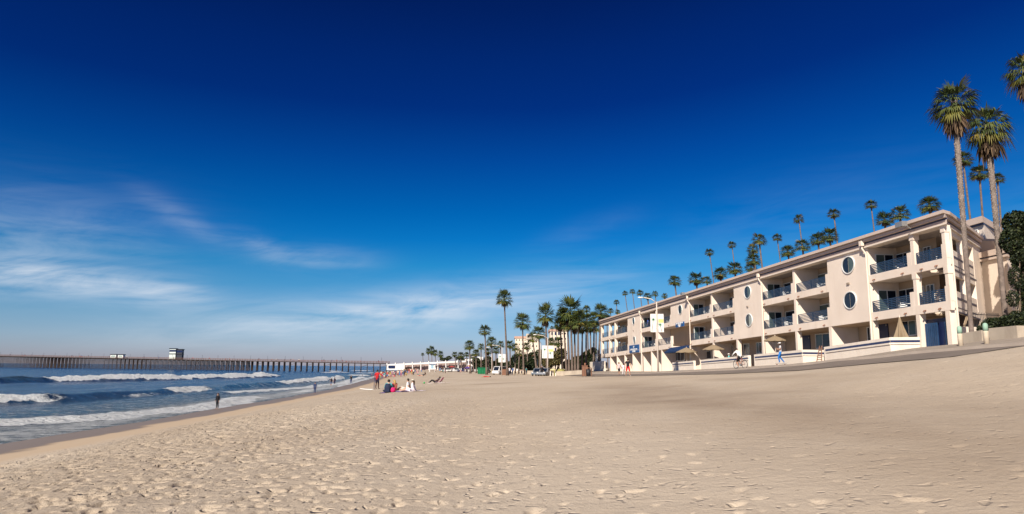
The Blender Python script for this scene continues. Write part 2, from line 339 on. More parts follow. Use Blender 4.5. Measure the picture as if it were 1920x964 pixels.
def relief():
    res = .03; t0, c0 = 2., -15.; nt, ncs = 1250, 1150                     # footprint relief near the camera
    H = np.zeros((nt, ncs), np.float32)
    for k in range(36000):
        u = rng.random(); tt = t0+1.2+(nt*res-2.4)*(u**.75); cc = c0+1+(ncs*res-2)*rng.random()
        dens = np.interp(cc+.06*tt, [-13,-10,-4,0,5,14,19], [.65,1,.8,.30,.05,.06,.35])
        if rng.random() > dens: continue
        a = rng.random()*math.pi; big = rng.random() < .22; L_, w_ = (rng.uniform(.09,.14), rng.uniform(.05,.08)) if big else (rng.uniform(.035,.08), rng.uniform(.03,.05)); d_ = (rng.uniform(.05,.13) if big else rng.uniform(.03,.075))*(1 if cc < 6 else .75)
        i, j = int((tt-t0)/res), int((cc-c0)/res); r = 13
        I, J = np.mgrid[-r:r+1, -r:r+1]*res
        x = I*math.cos(a)+J*math.sin(a); y = -I*math.sin(a)+J*math.cos(a)
        q = np.sqrt((x/L_)**2+(y/w_)**2)
        st = -d_*np.exp(-q**3.2)+d_*.10*np.exp(-((q-1.4)/.35)**2)*(.6+.4*math.cos(a*3))
        H[max(0,i-r):i+r+1, max(0,j-r):j+r+1] += st[:min(2*r+1, nt-i+r), :min(2*r+1, ncs-j+r)][max(0,r-i):, max(0,r-j):]
    H = np.clip(H, -.15, .03)
    def f(t, c):
        a = (t-t0)/res; b = (c-c0)/res
        ok = (a > 1) & (a < nt-2) & (b > 1) & (b < ncs-2)
        a = np.clip(a, 0, nt-2); b = np.clip(b, 0, ncs-2); i = a.astype(int); j = b.astype(int); fa = a-i; fb = b-j
        v = (H[i,j]*(1-fb)+H[i,j+1]*fb)*(1-fa)+(H[i+1,j]*(1-fb)+H[i+1,j+1]*fb)*fa
        return np.where(ok, v, 0)*np.interp(c+.1*t, [-14,-3,2,6,30], [1.3,1.3,.55,.25,.35])
    return f
def build_ground():
    fr = relief()
    az = np.concatenate([np.radians(np.arange(-180, -40, 5.)), np.radians(np.arange(-40, 40, .13)), np.radians(np.arange(40, 181, 5.))])
    r = [1.5]
    while r[-1] < 38: r.append(r[-1]*1.0034)
    while r[-1] < 90: r.append(r[-1]*1.007)
    while r[-1] < 9000: r.append(r[-1]*1.025)
    r = np.array([.01]+r); A, Rr = np.meshgrid(az, r); X = Rr*np.sin(A); Y = Rr*np.cos(A)
    t, c = TC(X, Y); Z = G(t, c)
    cs = c-shore_shift(t)*np.clip(-c/10, 0, 1)
    dry = sm(-13.2, -11.5, cs+.8*fbm(t*.2, c*.2, 9, 3)*4)*(1-sm(16.2, 17, c))
    lf = np.interp(c+.06*t, [-14,-10,-3,2,8,16,20], [.45,.75,.6,.28,.15,.25,.4])
    und = fbm(t*.18, c*.25, 3, 3)*.14+(fbm(t*.9, c*.9, 5, 4)*.035+fbm(t*3, c*3, 15, 3)*.014+fbm(t*9, c*9, 16, 2)*.009)*lf
    fade = 1-sm(50, 120, Rr)*.6
    Z = Z+dry*(und*fade+fr(t, c))
    Z = Z-.14*sm(17.0, 17.25, c)*(1-sm(26.3, 30, c))
    damp = .78*np.exp(-(((c-6.5-.12*(t-12)+1.5*fbm(t*.12,c*.2,31,3)*4)/2.8)**2))*sm(4, 9, t)*(1-sm(34, 60, t))*(.35+.9*np.clip(fbm(t*.5,c*.8,44,4)+.5,0,1))
    damp = np.maximum(damp, .6*np.exp(-((c-13.2-.03*(t-30))/.9)**2)*sm(22,30,t)*(1-sm(36,46,t))*.8)
    damp = np.maximum(damp, .75*np.exp(-((t-66-.6*c)/2.5)**2)*sm(-1,2,c)*(1-sm(4,7,c)))
    rough = np.interp(c+.06*t, [-14,-10,-3,3,9,16,20], [.3,1,.85,.55,.42,.45,.8])
    o = grid_mesh('ground', X, Y, Z, None, sand_material(), {'damp': np.clip(damp,0,1), 'rough': rough})
    tag(o, kind='structure')
build_ground()

# ------------------------------------------------------------------ the sea
def sea_material():
    m, N, L, b = nodes('sea_water')
    geo = N.new('ShaderNodeNewGeometry')
    def noise(s, d, r, mp, rot=0):
        q = N.new('ShaderNodeMapping'); q.inputs['Scale'].default_value = mp; q.inputs['Rotation'].default_value = (0,0,rot); L.new(geo.outputs['Position'], q.inputs[0])
        n = N.new('ShaderNodeTexNoise'); n.inputs['Scale'].default_value = s; n.inputs['Detail'].default_value = d; n.inputs['Roughness'].default_value = r; L.new(q.outputs[0], n.inputs['Vector']); return n.outputs[0]
    def mth(op, a, bb):
        n = N.new('ShaderNodeMath'); n.operation = op
        for i, v in enumerate((a, bb)):
            if isinstance(v, (int, float)): n.inputs[i].default_value = v
            else: L.new(v, n.inputs[i])
        return n.outputs[0]
    fo = N.new('ShaderNodeAttribute'); fo.attribute_name = 'foam'
    la = N.new('ShaderNodeAttribute'); la.attribute_name = 'lace'
    gr = N.new('ShaderNodeAttribute'); gr.attribute_name = 'shallow'
    rp = N.new('ShaderNodeValToRGB'); L.new(gr.outputs['Fac'], rp.inputs[0])
    rp.color_ramp.elements[0].color = (.004,.045,.15,1); rp.color_ramp.elements[1].color = (.045,.060,.045,1)
    e = rp.color_ramp.elements.new(.5); e.color = (.014,.065,.145,1)
    f1 = mth('ADD', fo.outputs['Fac'], mth('MULTIPLY', mth('SUBTRACT', noise(1.1, 9, .75, (1,1,1)), .5), 1.9))
    f2 = mth('ADD', la.outputs['Fac'], mth('MULTIPLY', mth('SUBTRACT', noise(.9, 10, .78, (.75,1.5,1), .06), .5), 3.4))
    r1 = N.new('ShaderNodeValToRGB'); L.new(f1, r1.inputs[0]); r1.color_ramp.elements[0].position = .40; r1.color_ramp.elements[1].position = .62
    r2 = N.new('ShaderNodeValToRGB'); L.new(f2, r2.inputs[0]); r2.color_ramp.elements[0].position = .50; r2.color_ramp.elements[1].position = .85
    ff = mth('MAXIMUM', r1.outputs[0], mth('MULTIPLY', r2.outputs[0], .7))
    vw = N.new('ShaderNodeValToRGB'); L.new(noise(.35, 9, .7, (.8,1.4,1), .05), vw.inputs[0]); vw.color_ramp.elements[0].position = .36; vw.color_ramp.elements[1].position = .66
    vw.color_ramp.elements[0].color = (.45,.55,.62,1); vw.color_ramp.elements[1].color = (1.9,1.55,1.35,1)
    wm = N.new('ShaderNodeMix'); wm.data_type = 'RGBA'; wm.blend_type = 'MULTIPLY'; wm.inputs[0].default_value = 1; L.new(rp.outputs[0], wm.inputs[6]); L.new(vw.outputs[0], wm.inputs[7])
    mx = N.new('ShaderNodeMix'); mx.data_type = 'RGBA'; L.new(ff, mx.inputs[0]); L.new(wm.outputs[2], mx.inputs[6])
    fc = N.new('ShaderNodeValToRGB'); L.new(noise(3.5, 5, .7, (1,1,1)), fc.inputs[0]); fc.color_ramp.elements[0].position = .3; fc.color_ramp.elements[1].position = .65
    fc.color_ramp.elements[0].color = (.62,.68,.74,1); fc.color_ramp.elements[1].color = (.95,.97,.99,1); L.new(fc.outputs[0], mx.inputs[7])
    L.new(mx.outputs[2], b.inputs['Base Color'])
    L.new(mth('ADD', mth('MULTIPLY', ff, .7), .16), b.inputs['Roughness']); b.inputs['Specular IOR Level'].default_value = .27
    hh = mth('ADD', mth('MULTIPLY', noise(.6, 10, .70, (.8,1.5,1), .1), 1.), mth('MULTIPLY', noise(3.0, 5, .65, (.8,1.3,1)), .16))
    hh = mth('ADD', hh, mth('MULTIPLY', mth('MULTIPLY', ff, noise(1.6, 6, .7, (1,1,1))), .35))
    bp = N.new('ShaderNodeBump'); bp.inputs['Strength'].default_value = 1.; bp.inputs['Distance'].default_value = 1.7; L.new(hh, bp.inputs['Height']); L.new(bp.outputs[0], b.inputs['Normal'])
    return m
def build_sea():
    c = list(np.arange(-12, -60, -.3))
    while c[-1] > -105: c.append(c[-1]-.5)
    while c[-1] > -12000: c.append(c[-1]*1.03)
    t = [-400, -200, -100, -50, -20, 0, 8]
    while t[-1] < 40: t.append(t[-1]+.6)
    while t[-1] < 500: t.append(t[-1]*1.0065)
    while t[-1] < 15000: t.append(t[-1]*1.04)
    T, C = np.meshgrid(np.array(t), np.array(c), indexing='ij')
    Z = .10*np.sin(C*.55+2*fbm(T*.02, C*.03, 1, 2)*6)*sm(-24,-34,C)+fbm(T*.10, C*.35, 2, 4)*.34*sm(-22,-40,C)
    Z = Z*(1-sm(400, 900, np.hypot(T, C))*.6)+.02
    foam = np.zeros_like(Z); dark = np.zeros_like(Z)
    wob = fbm(T*.12, C*.05, 21, 3)*2.2
    def breaker(pts, A, wf, wb, foams, ffw=(.8, 2.2), ext=(0, 9999), seed=0, base=0):
        nonlocal Z, foam, dark
        tt, cc = zip(*pts); d = C-np.interp(T, tt, cc)+wob
        e = sm(ext[0]-8, ext[0]+4, T)*(1-sm(ext[1]-14, ext[1]+3, T))
        prof = np.where(d < 0, np.exp(-(d/wb)**2), np.exp(-(d/wf)**2))
        amp = A*(1+.5*fbm(T*.15, T*0, seed+50, 3)*2)
        Z = Z+amp*prof*e
        rag = fbm(T*.5, C*.5, seed+70, 4)*2.4
        for f0, f1, s in foams:
            fe = sm(f0-.8, f0+1.2, T)*(1-sm(f1-5, f1+2, T))
            v = sm(-ffw[1], -ffw[1]*.45, d+rag*.7)*(1-sm(ffw[0], ffw[0]+.8, d+rag))*fe*s*e
            foam = np.maximum(foam, v)
            Z = Z+np.clip(v, 0, 1)*np.clip(fbm(T*1.3, C*1.3, seed+90, 3)+.1, -.2, 1)*.8*min(A*1.2, .8)
    breaker([(60,-110),(130,-89),(143,-82),(168,-73),(225,-61.5),(300,-56)], 1.05, 2.0, 5, [(143.5, 232, 1.1)], (2.0, .9), (60, 236), 1)
    breaker([(40,-49),(68,-45),(73,-40.5),(85.6,-37.8),(104.6,-36.6),(131,-35.2),(190,-35),(240,-41)], .62, 1.4, 3.5, [(20,73.5,1.1),(90,103,.75),(133,215,.95)], (1.5, .7), (20, 230), 2)
    breaker([(40,-46),(73,-38.5),(85.6,-36.4),(104.6,-35.2),(131,-34.6)], .0, 1.4, 3.5, [(80,88,.55)], (.6, .6), (20, 230), 12)
    breaker([(15,-33),(43.8,-28.6),(45.9,-26.6),(49,-24.3),(60.6,-22.3),(75,-23.2),(90,-24)], .24, .9, 2, [(10,84,1.05)], (1.5, 1.3), (5, 88), 3)
    breaker([(86,-32),(106,-29),(120,-27),(146,-26),(200,-31),(250,-36)], .16, .8, 2, [(92,240,.9)], (.9, .9), (84, 245), 4)
    breaker([(95,-24),(120,-22.3),(146,-24.3),(216,-29.5),(300,-37)], .05, .5, 1, [(95,300,.8)], (.5,.5), (95,300), 5)
    for k, (a, b2) in enumerate([((612,698.5),(648,699.3)), ((618,696.5),(634,696.8)), ((662,702.8),(672,702.8)), ((668,700.8),(700,700.2)), ((664,696.0),(708,695.6)), ((686,693.2),(694,693.2)), ((655,706),(690,704.5)), ((560,716),(600,713))]):
        ta, cca = on_z(*a); tb, ccb = on_z(*b2)
        # a short line of white water, wherever it runs
        dx, dy = tb-ta, ccb-cca; L_ = math.hypot(dx, dy); u = ((T-ta)*dx+(C-cca)*dy)/L_; v = (-(T-ta)*dy+(C-cca)*dx)/L_
        w = 5 if k in (0,1,4,5) else 2.2
        foam = np.maximum(foam, np.exp(-((v+fbm(T*.1,C*.1,k,3)*3)/w)**2)*sm(-2,3,u)*(1-sm(L_-3,L_+2,u))*1.1)
        Z = Z+np.exp(-(v/w)**2)*sm(-2,3,u)*(1-sm(L_-3,L_+2,u))*.4
    cs = C-shore_shift(T)
    lace = -.24+.22*sm(-75,-50,cs)+.78*np.exp(-((cs+22.5)/3.5)**2)+.50*np.exp(-((cs+30)/6.5)**2)*(1-sm(150,230,T))+.22*np.exp(-((cs+50)/10)**2)
    for pts, w in (([(40,-49),(68,-45),(73,-40.5),(104.6,-36.6),(131,-35.2),(240,-41)], 5), ([(130,-89),(143,-82),(168,-73),(225,-61.5)], 7)):
        tt, cc = zip(*pts); d = C-np.interp(T, tt, cc)
        lace = np.maximum(lace, -.25+.55*np.exp(-((d+w*.8)/w)**2))
    sh = np.clip(1-(-cs-21)/26., 0, 1)
    sh = np.maximum(sh, .75*np.clip((Z-.25)/.8, 0, 1))
    x, y, _ = W(T, C, 0)
    keep = (C < -14+shore_shift(T)+3)
    edge = sm(-19.5, -23, cs)
    Z = Z*edge+(1-edge)*(.06+.24*fbm(T*.11, T*0, 77, 3))
    o = grid_mesh('water', x, y, Z, keep, sea_material(), {'foam': foam, 'lace': lace, 'shallow': sh})
    tag(o, kind='structure')
build_sea()

# ------------------------------------------------------------------ promenade
def ribbon(name, ts, c0, c1, lift, m, n=6, top=None):
    T = np.array(ts)[:, None]*np.ones((1, n+1)); C = np.linspace(0, 1, n+1)[None, :]*(c1-c0)+c0+0*T
    Z = G(T, C)+lift; x, y, _ = W(T, C, 0)
    o = grid_mesh(name, x, y, Z, None, m); tag(o, kind='structure'); return o
TS = np.concatenate([np.arange(-10, 60, .8), np.arange(60, 200, 2.5), np.arange(200, 620, 8)])
ribbon('road', TS, 17.05, 21.3, .02, asph)
ribbon('pavement', TS, 21.5, 30.6, .10, walkm, 8)
def kerb():
    m = MB()
    for a, b in zip(TS[:-1], TS[1:]):
        z = lambda t: g(t, 21.4)-.1
        z1 = lambda t: g(t, 21.4)+.125
        m.tc(a, b, 21.28, 21.5, z, z1)
    o = m.build('kerb', kerbm); tag(o, kind='structure')
kerb()

# ------------------------------------------------------------------ the beach hotel
FD, BW = 28.25, 30.4
TB = dict(A0=39.7, A1=47.96, T1=53.67, B1=66.45, T2=73.65, C1=89.22, T3=97.58, D1=115.33, T4=124.73, E1=151.05)
HR = lambda t: EYE+9.66+.0062*(t-80)
HS = lambda t: EYE+8.726+.00322*(t-80)
H3 = lambda t: EYE+5.934-.0049*(t-80)
H2 = lambda t: EYE+3.003-.0131*(t-80)
def H0(t): return g(t, FD)-.2
def fr(a, b, k, o=0.): return lambda t: a(t)+(b(t)-a(t))*k+o
def tx(px, py, c=FD): return on_c(px, py, c)[0]
hotel = thing('beachfront_hotel', 'long three storey pink stucco hotel with stacked balconies beside the beach road', 'hotel', W(80, 34, 3.4))
TE = tx(1143, 640)                                   # the open far corner starts here
def hb(name, m, *boxes):
    b = AB()
    for x in boxes: b.tc(*x)
    return b.build(name, m, hotel)
# rear mass (the back wall of the balconies) with near end cut like the end wall
def prism(b, poly, z0, z1):
    n = len(poly); f = lambda z, t: z(t) if callable(z) else z
    b.add([W(t, c, f(z0, t)) for t, c in poly]+[W(t, c, f(z1, t)) for t, c in poly], [tuple(range(n-1, -1, -1)), tuple(range(n, 2*n))]+[(i, (i+1) % n, n+(i+1) % n, n+i) for i in range(n)])
    return b
U0 = np.array([39.7, 28.25]); U1 = np.array([47.5, 36.3]); UD = (U1-U0)/np.linalg.norm(U1-U0); UN = np.array([-UD[1], UD[0]]); UL = np.linalg.norm(U1-U0)
def ch(u, d=0.): q = U0+UD*(u*UL)+UN*d; return float(q[0]), float(q[1])
prism(AB(), [(43.6, BW), ch(.78, -2.2), ch(.78, -.02), ch(1, -.02), (48.0, 47), (TE, 47), (TE, BW)], 2.0, lambda t: HS(t)+.6).build('wall', stucco_shade, hotel)
prism(AB(), [(40.2, FD+.3), ch(.05, -.3), ch(1, -.05), (48.0, 47), (TB['E1']-.3, 47), (TB['E1']-.3, FD+.3)], lambda t: HS(t)+.02, lambda t: HR(t)-.08).build('roof', mat('roof_gravel', (.35,.30,.27), .95), hotel)
# towers between the balcony stacks, each with round windows
towers = [('A1','T1'), ('B1','T2'), ('C1','T3'), ('D1','T4')]
for i, (a, b) in enumerate(towers):
    lo = H3 if i == 2 else H2
    hb('tower_wall', stucco, (TB[a], TB[b], FD, BW+.05, lo, lambda t: HS(t)+.05))
# floor slabs with their fascia bands, stepped side piers, partitions
bays = []
def rail(t0, t1, lo, hi, c=FD+.12):
    k0, k1 = .235, .50
    b = AB()
    for j in range(7):
        z = fr(lo, hi, k0+(k1-k0)*j/6.)
        b.tc(t0, t1, c, c+.035, lambda t, z=z: z(t)-.033, lambda t, z=z: z(t)+.032)
    n = max(2, int(round((t1-t0)/2.2)))
    for j in range(n+1):
        t = t0+(t1-t0-.05)*j/n; b.tc(t, t+.05, c-.01, c+.045, fr(lo, hi, k0-.02), fr(lo, hi, k1+.005))
    return b.build('railing', railm, hotel)
def stack(t0, t1, mids, part=True, lows=((H3, HS), (H2, H3)), end=0.):
    for lo, hi in lows:
        hb('balcony', stucco, (t0, t1, FD, FD+.22, lo, fr(lo, hi, .215)), (t0 if part or t0 > 60 else t0+3.0, t1, FD+.22, BW+.02, fr(lo, hi, .02), fr(lo, hi, .10)))
        ed = [t0]+mids+[t1]
        for k in range(len(ed)-1):
            a = ed[k]+(.18 if k else 0.); b = ed[k+1]-(.18 if k < len(ed)-2 else 0.)
            hb('pier', stucco, (a, a+.42, FD+.003, FD+.3, fr(lo, hi, .2), fr(lo, hi, .56)))
            rail(a+.42, b, lo, hi)
            bays.append((a+.42, b, lo, hi, BW))
            for q in (a+.9, b-.7):
                sp_b = AB(); z = fr(lo, hi, .07)(q); sp_b.tube([W(q, FD+.02, z), W(q, FD-.13, z-.03), W(q, FD-.17, z-.12)], .045, 6); sp_b.build('drain_spout', brown, hotel)
        for q in mids:
            if part: hb('partition', stucco, (q-.18, q+.18, FD+.004, BW+.03, fr(lo, hi, .05), fr(lo, hi, 1., .03)))
            else:
                hb('post', stucco, (q-.16, q+.16, FD+.004, FD+.34, fr(lo, hi, .05), fr(lo, hi, 1., .03)), (q-.22, q+.22, FD-.02, FD+.38, fr(lo, hi, .86), fr(lo, hi, 1., .02)))
mA = tx(1711, 480)
stack(TB['A0'], TB['A1'], [mA], False)
stack(TB['T1'], TB['B1'], [tx(1489, 540)]); stack(TB['T2'], TB['C1'], [tx(1334, 575)]); stack(TB['T3'], TB['D1'], [tx(1229.5, 600)])
stack(TB['T4'], tx(1152.5, 620), []); stack(tx(1152, 620), tx(1142.5, 620), [], False); stack(tx(1141.5, 620), TB['E1'], [], False)
for x in (1153.0, 1142.5, 1127.5):
    t = tx(x, 630); hb('post', stucco, (t-.35, t+.35, FD-.03, FD+.5, H2, lambda t: HS(t)+.03))
hb('post', stucco, (TB['E1']-.5, TB['E1'], 36, 36.5, 2.3, lambda t: HS(t)+.03)); hb('balcony', stucco_shade, (TE, TB['E1'], FD+.2, 36, H3, fr(H3, HS, .1)), (TE, TB['E1'], FD+.2, 36, H2, fr(H2, H3, .1)))
# near corner post
for lo, hi in ((H3, HS), (H2, H3)):
    hb('post', stucco, (TB['A0']+.02, TB['A0']+.30, FD+.004, FD+.30, fr(lo, hi, .05), fr(lo, hi, 1., .02)), (TB['A0']-.02, TB['A0']+.36, FD-.03, FD+.36, fr(lo, hi, .84), fr(lo, hi, 1., .02)))
# cornice, wrapping the near corner
layers = [(.00, .09, .16, cream), (.09, .34, .10, stucco2), (.34, .49, .05, navy), (.49, .72, .26, stucco2), (.72, .76, .20, stucco2), (.76, 1.0, .44, stucco2)]
b_st = AB(); b_nv = AB(); b_cr = AB()
for k0, k1, pr, m in layers:
    bb = b_nv if m is navy else (b_cr if m is cream else b_st)
    z0, z1 = fr(HS, HR, k0), fr(HS, HR, k1)
    prism(bb, [ch(0, pr*.9)[0:2] if False else (39.32-pr*.6, FD-pr), (TB['E1']+pr, FD-pr), (TB['E1']+pr, FD+.6), (TB['A0']+.75, FD+.6), ch(.06, -.3), ch(1, -.3), ch(1.0, pr*.7), ch(0.01, pr*.8)], z0, z1)
b_st.build('cornice', stucco2, hotel); b_nv.build('tile_band', navy, hotel); b_cr.build('cornice_trim', cream, hotel)
# the cut-off near end wall
def chb(b, u0, u1, d0, d1, z0, z1):
    f = lambda z, t: z(t) if callable(z) else z; q = [ch(u0, d0), ch(u1, d0), ch(u1, d1), ch(u0, d1)]
    return b.hexa([W(t, c, f(z0, t)) for t, c in q], [W(t, c, f(z1, t)) for t, c in q])
e = AB(); chb(e, .78, 1, -.3, 0, 2.5, lambda t: HS(t)+.02)
for lo, hi in ((H3, HS), (H2, H3)): chb(e, 0.02, .78, -.2, -.003, lo, fr(lo, hi, .50)); chb(e, 0.02, .78, -.2, -.004, fr(lo, hi, .86), fr(lo, hi, 1.01))
for u in (.415, .735): chb(e, u+.01, u+.05, -.3, .02, H2, HS)
e.build('end_wall', stucco, hotel)
e = AB()
for lo, hi in ((H3, HS), (H2, H3)):
    chb(e, .06, .72, -.01, .012, fr(lo, hi, .30), fr(lo, hi, .355)); chb(e, .06, .72, -.01, .012, fr(lo, hi, .10), fr(lo, hi, .12)); chb(e, .03, .78, -.01, .03, fr(lo, hi, -.015), fr(lo, hi, .02))
e.build('stripe', navyp, hotel)
# low sea-facing wing and stair tower behind the near end
prism(AB(), [(45.0, 36.25), (47.55, 36.25), (60, 36.5), (60, 47), (50, 43)], 3., 11.25).build('side_wing', stucco, hotel)
prism(AB(), [(44.7, 36.05), (47.6, 36.05), (60, 36.3), (60, 47.2), (50, 43.3)], 11.25, 11.4).build('wing_cornice', stucco2, hotel)
prism(AB(), [(44.8, 36.12), (47.6, 36.12), (60, 36.4), (60, 47.1), (50, 43.2)], 11.4, 11.5).build('wing_stripe', navy, hotel)
prism(AB(), [(44.6, 36.0), (47.6, 36.0), (60, 36.25), (60, 47.2), (50, 43.4)], 11.5, 11.9).build('wing_parapet', stucco2, hotel)
prism(AB(), [(49.3, 38.2), (58, 38.2), (58, 46), (53.0, 42.1)], 11., 14.4).build('stair_tower', stucco, hotel)
prism(AB(), [(49.15, 38.05), (58.2, 38.05), (58.2, 46.2), (52.9, 42.2)], 14.4, 14.52).build('tower_stripe', navy, hotel)
prism(AB(), [(49.0, 37.9), (58.2, 37.9), (58.2, 46.2), (52.8, 42.3)], 14.52, 15.0).build('tower_cap', stucco2, hotel)

def window(t0, t1, z0, z1, c=BW, mull=1, pane=None, fm=white, name='window', split=None, w=.07):
    """frame with its panes as sub-parts; t0<t1"""
    f = lambda z, t: z(t) if callable(z) else z
    b = AB(); zz0 = lambda t: f(z0, t); zz1 = lambda t: f(z1, t)
    b.tc(t0-w, t1+w, c-.06, c+.02, lambda t: zz1(t), lambda t: zz1(t)+w); b.tc(t0-w, t1+w, c-.06, c+.02, lambda t: zz0(t)-w, zz0)
    b.tc(t0-w, t0, c-.06, c+.02, zz0, zz1); b.tc(t1, t1+w, c-.06, c+.02, zz0, zz1)
    for k in range(mull):
        q = t0+(t1-t0)*(k+1)/(mull+1); b.tc(q-w/2, q+w/2, c-.055, c+.02, zz0, zz1)
    fo = b.build(name, fm, hotel)
    for k in range(mull+1):
        qa = t0+(t1-t0)*k/(mull+1); qb = t0+(t1-t0)*(k+1)/(mull+1)
        p = MB(); L = hotel.location
        p.tc(qa+w/2, qb-w/2, c-.03, c-.01, zz0, zz1); p.v = [(x-L.x, y-L.y, z-L.z) for x, y, z in p.v]
        q = p.build('pane', (pane[k % len(pane)] if isinstance(pane, (list, tuple)) else pane) or glass, None); q.parent = fo
    return fo
def door(t0, t1, z0, z1, m=navyp, c=BW):
    b = AB(); b.tc(t0, t1, c-.06, c+.02, z0, z1); d = b.build('door', m, hotel)
    h = MB(); L = hotel.location; h.tc(t0+.08, t0+.14, c-.13, c-.06, lambda t: z0(t)+.95, lambda t: z0(t)+1.1); h.v = [(x-L.x, y-L.y, z-L.z) for x, y, z in h.v]
    q = h.build('handle', metal_g); q.parent = d
# balcony doors: (x0, x1, mullions) on the back wall of each stack, top storey; the storey below repeats them
for x0, x1, y, mu, pn in [(1634,1647,485,1,[glass,glassc]), (1455,1461,536,0,glass), (1514,1520,525,0,glass), (1349,1354,565,0,glass), (1678,1710,470,1,[glass,glass]), (1718,1723,465,0,glassc), (1735,1742,460,1,glass),
                          (1434.5,1451,538,1,[glassc,glass]), (1472,1486,532,0,glass), (1535,1550,515,0,glassc), (1311,1320,577,1,[glass,glassc]), (1369,1375,560,0,glass), (1300,1309,582,1,[glassc,glass]),
                          (1243,1256,590,1,[glass,glassc]), (1212,1219,598,0,glass), (1164,1172,612,1,glass), (1157,1162,614,0,glassc)]:
    for lv, (lo, hi) in enumerate(((H3, HS), (H2, H3))):
        ta, tb = sorted((on_c(x0, y, BW)[0], on_c(x1, y, BW)[0]))
        if lv and x0 in (1243,): continue
        window(ta-.15, tb+.15, fr(lo, hi, .12), fr(lo, hi, .80), mull=mu, pane=pn, w=.05)
# glazed side doors on the far tower walls of each stack
for key in ('A1', 'B1', 'C1', 'D1'):
    for lo, hi in ((H3, HS), (H2, H3)):
        t_ = TB[key]; z0, z1 = fr(lo, hi, .12)(t_), fr(lo, hi, .80)(t_); b = AB()
        for ca_, cb_, za_, zb_ in ((FD+.55, FD+.61, z0, z1), (FD+1.84, FD+1.9, z0, z1), (FD+1.2, FD+1.25, z0, z1), (FD+.55, FD+1.9, z1, z1+.06)): b.tc(t_-.05, t_+.01, ca_, cb_, za_, zb_)
        fo = b.build('side_door', white, hotel)
        for ca_, cb_, m_ in ((FD+.61, FD+1.2, glassc), (FD+1.25, FD+1.84, glass)):
            p = MB(); p.tc(t_-.03, t_-.008, ca_, cb_, z0, z1); L = hotel.location; p.v = [(x-L.x, y-L.y, z-L.z) for x, y, z in p.v]; q = p.build('pane', m_); q.parent = fo
# round windows
def round_window(px, py, r=.60, pn=glassc):
    t, z = on_c(px, py, FD); n = 28
    b = AB(); vs = []
    for k in range(n):
        a = 2*math.pi*k/n
        for rr, dc in ((r*1.10, 0.0), (r*1.10, -.07), (r, -.07), (r, .0)): vs.append(W(t+rr*1.36*math.cos(a), FD+dc-.002, z+rr*math.sin(a)))
    fs = [(k*4+j, ((k+1) % n)*4+j, ((k+1) % n)*4+j+1, k*4+j+1) for k in range(n) for j in range(3)]
    b.add(vs, fs); fo = b.build('round_window', white, hotel)
    L = hotel.location
    for s, m in ((0, pn), (1, glass)):                  # a sliding pair: curtain side and dark side
        p = MB(); k0 = n//4 if s == 0 else -n//4; ring = [k0+i for i in range(n//2+1)]
        vs = [W(t+r*1.36*math.cos(2*math.pi*k/n), FD-.015-.012*s, z+r*math.sin(2*math.pi*k/n)) for k in ring]
        p.add([(x-L.x, y-L.y, zz-L.z) for x, y, zz in vs], [tuple(range(len(vs)))]); q = p.build('pane', m); q.parent = fo
for px, py, pn in [(1591,497,glassc), (1594.5,563,glass), (1402,548,glassc), (1404.7,600.5,blinds), (1275.6,580.7,glassc), (1188.2,602.2,glassc), (1189.7,637.5,blinds)]: round_window(px, py, pn=pn)
for px, py in [(1591,532), (1402,575), (1188,620)]:
    t, z = on_c(px, py, FD); b = AB(); b.tc(t-.18, t+.18, FD-.09, FD-.002, z-.07, z+.07); b.build('vent', mat('vent_grey', (.35,.28,.22), .6), hotel)
# ground floor: deep dividing walls, columns, doors and windows
hb('fascia_soffit', stucco_shade, (TB['A0']+3, TB['E1']-1, FD+.23, BW, lambda t: H2(t)-.04, lambda t: H2(t)+.02))
for x in (1144, 1156.5, 1170.8, 1186, 1202, 1221, 1430, 1558, 1294, 1337, 1382, 1240):
    t = tx(x, 665 if x < 1300 else 645); deep = x not in (1382,)
    hb('dividing_wall' if deep else 'column', stucco, (t-.2, t+.2, FD+.01, BW+.04 if deep else FD+.4, H0, lambda t: H2(t)+.03))
for x in (1493, 1635, 1723.5, 1780):
    t = tx(x, 630); hb('column', stucco, (t-.19, t+.19, FD+.01, FD+.42, H0, lambda t: H2(t)+.03))
def gf(x0, x1, y0, y1, kind, pn=None, mu=1):
    ta, z1a = on_c(x0, y0, BW); tb, z0a = on_c(x1, y1, BW); t0, t1 = sorted((ta, tb)); z0 = lambda t: max(z0a, H0(t)+.05)
    if kind == 'd': door(t0, t1, z0, lambda t: z1a)
    else: window(t0, t1, z0, lambda t: z1a, mull=mu, pane=pn or [glass, glassc])
for a in [(1497,1501.5,635,660,'w',glassc,0), (1504,1520.6,630,655,'d'), (1530,1557,628,651,'w',[glass,glassc],1), (1588,1604.6,620,645,'w',[glass,glass],1), (1627,1633,615,640,'w',glass,0),
          (1640,1644.5,613,638,'w',glassc,0), (1647,1667.5,608,636,'d'), (1691,1719,604,627,'w',[glassc,glass],1), (1364,1375,650,668,'w',glass,0), (1385,1393,647,668,'d'), (1395,1405.6,646,665,'w',[glassc,glass],1),
          (1418.8,1429,643.5,662,'w',[glass,glassc],1), (1459,1471,645,661,'w',[glass,glassc],1), (1253.5,1261.5,661,692,'d'), (1263.5,1284,657,676,'w',[glass,glass],2), (1306,1311.5,657,672,'w',glass,0), (1312.5,1321,655,674,'d'),
          (1323.6,1334,659,672,'w',glass,0), (1352,1362,652,669,'w',glassc,0), (1235,1240,663,692,'d'), (1214,1220,668,693,'d'), (1195,1201,671,694,'d'), (1180,1185.5,672,694,'d'), (1165,1170,673,694,'d')]: gf(*a)
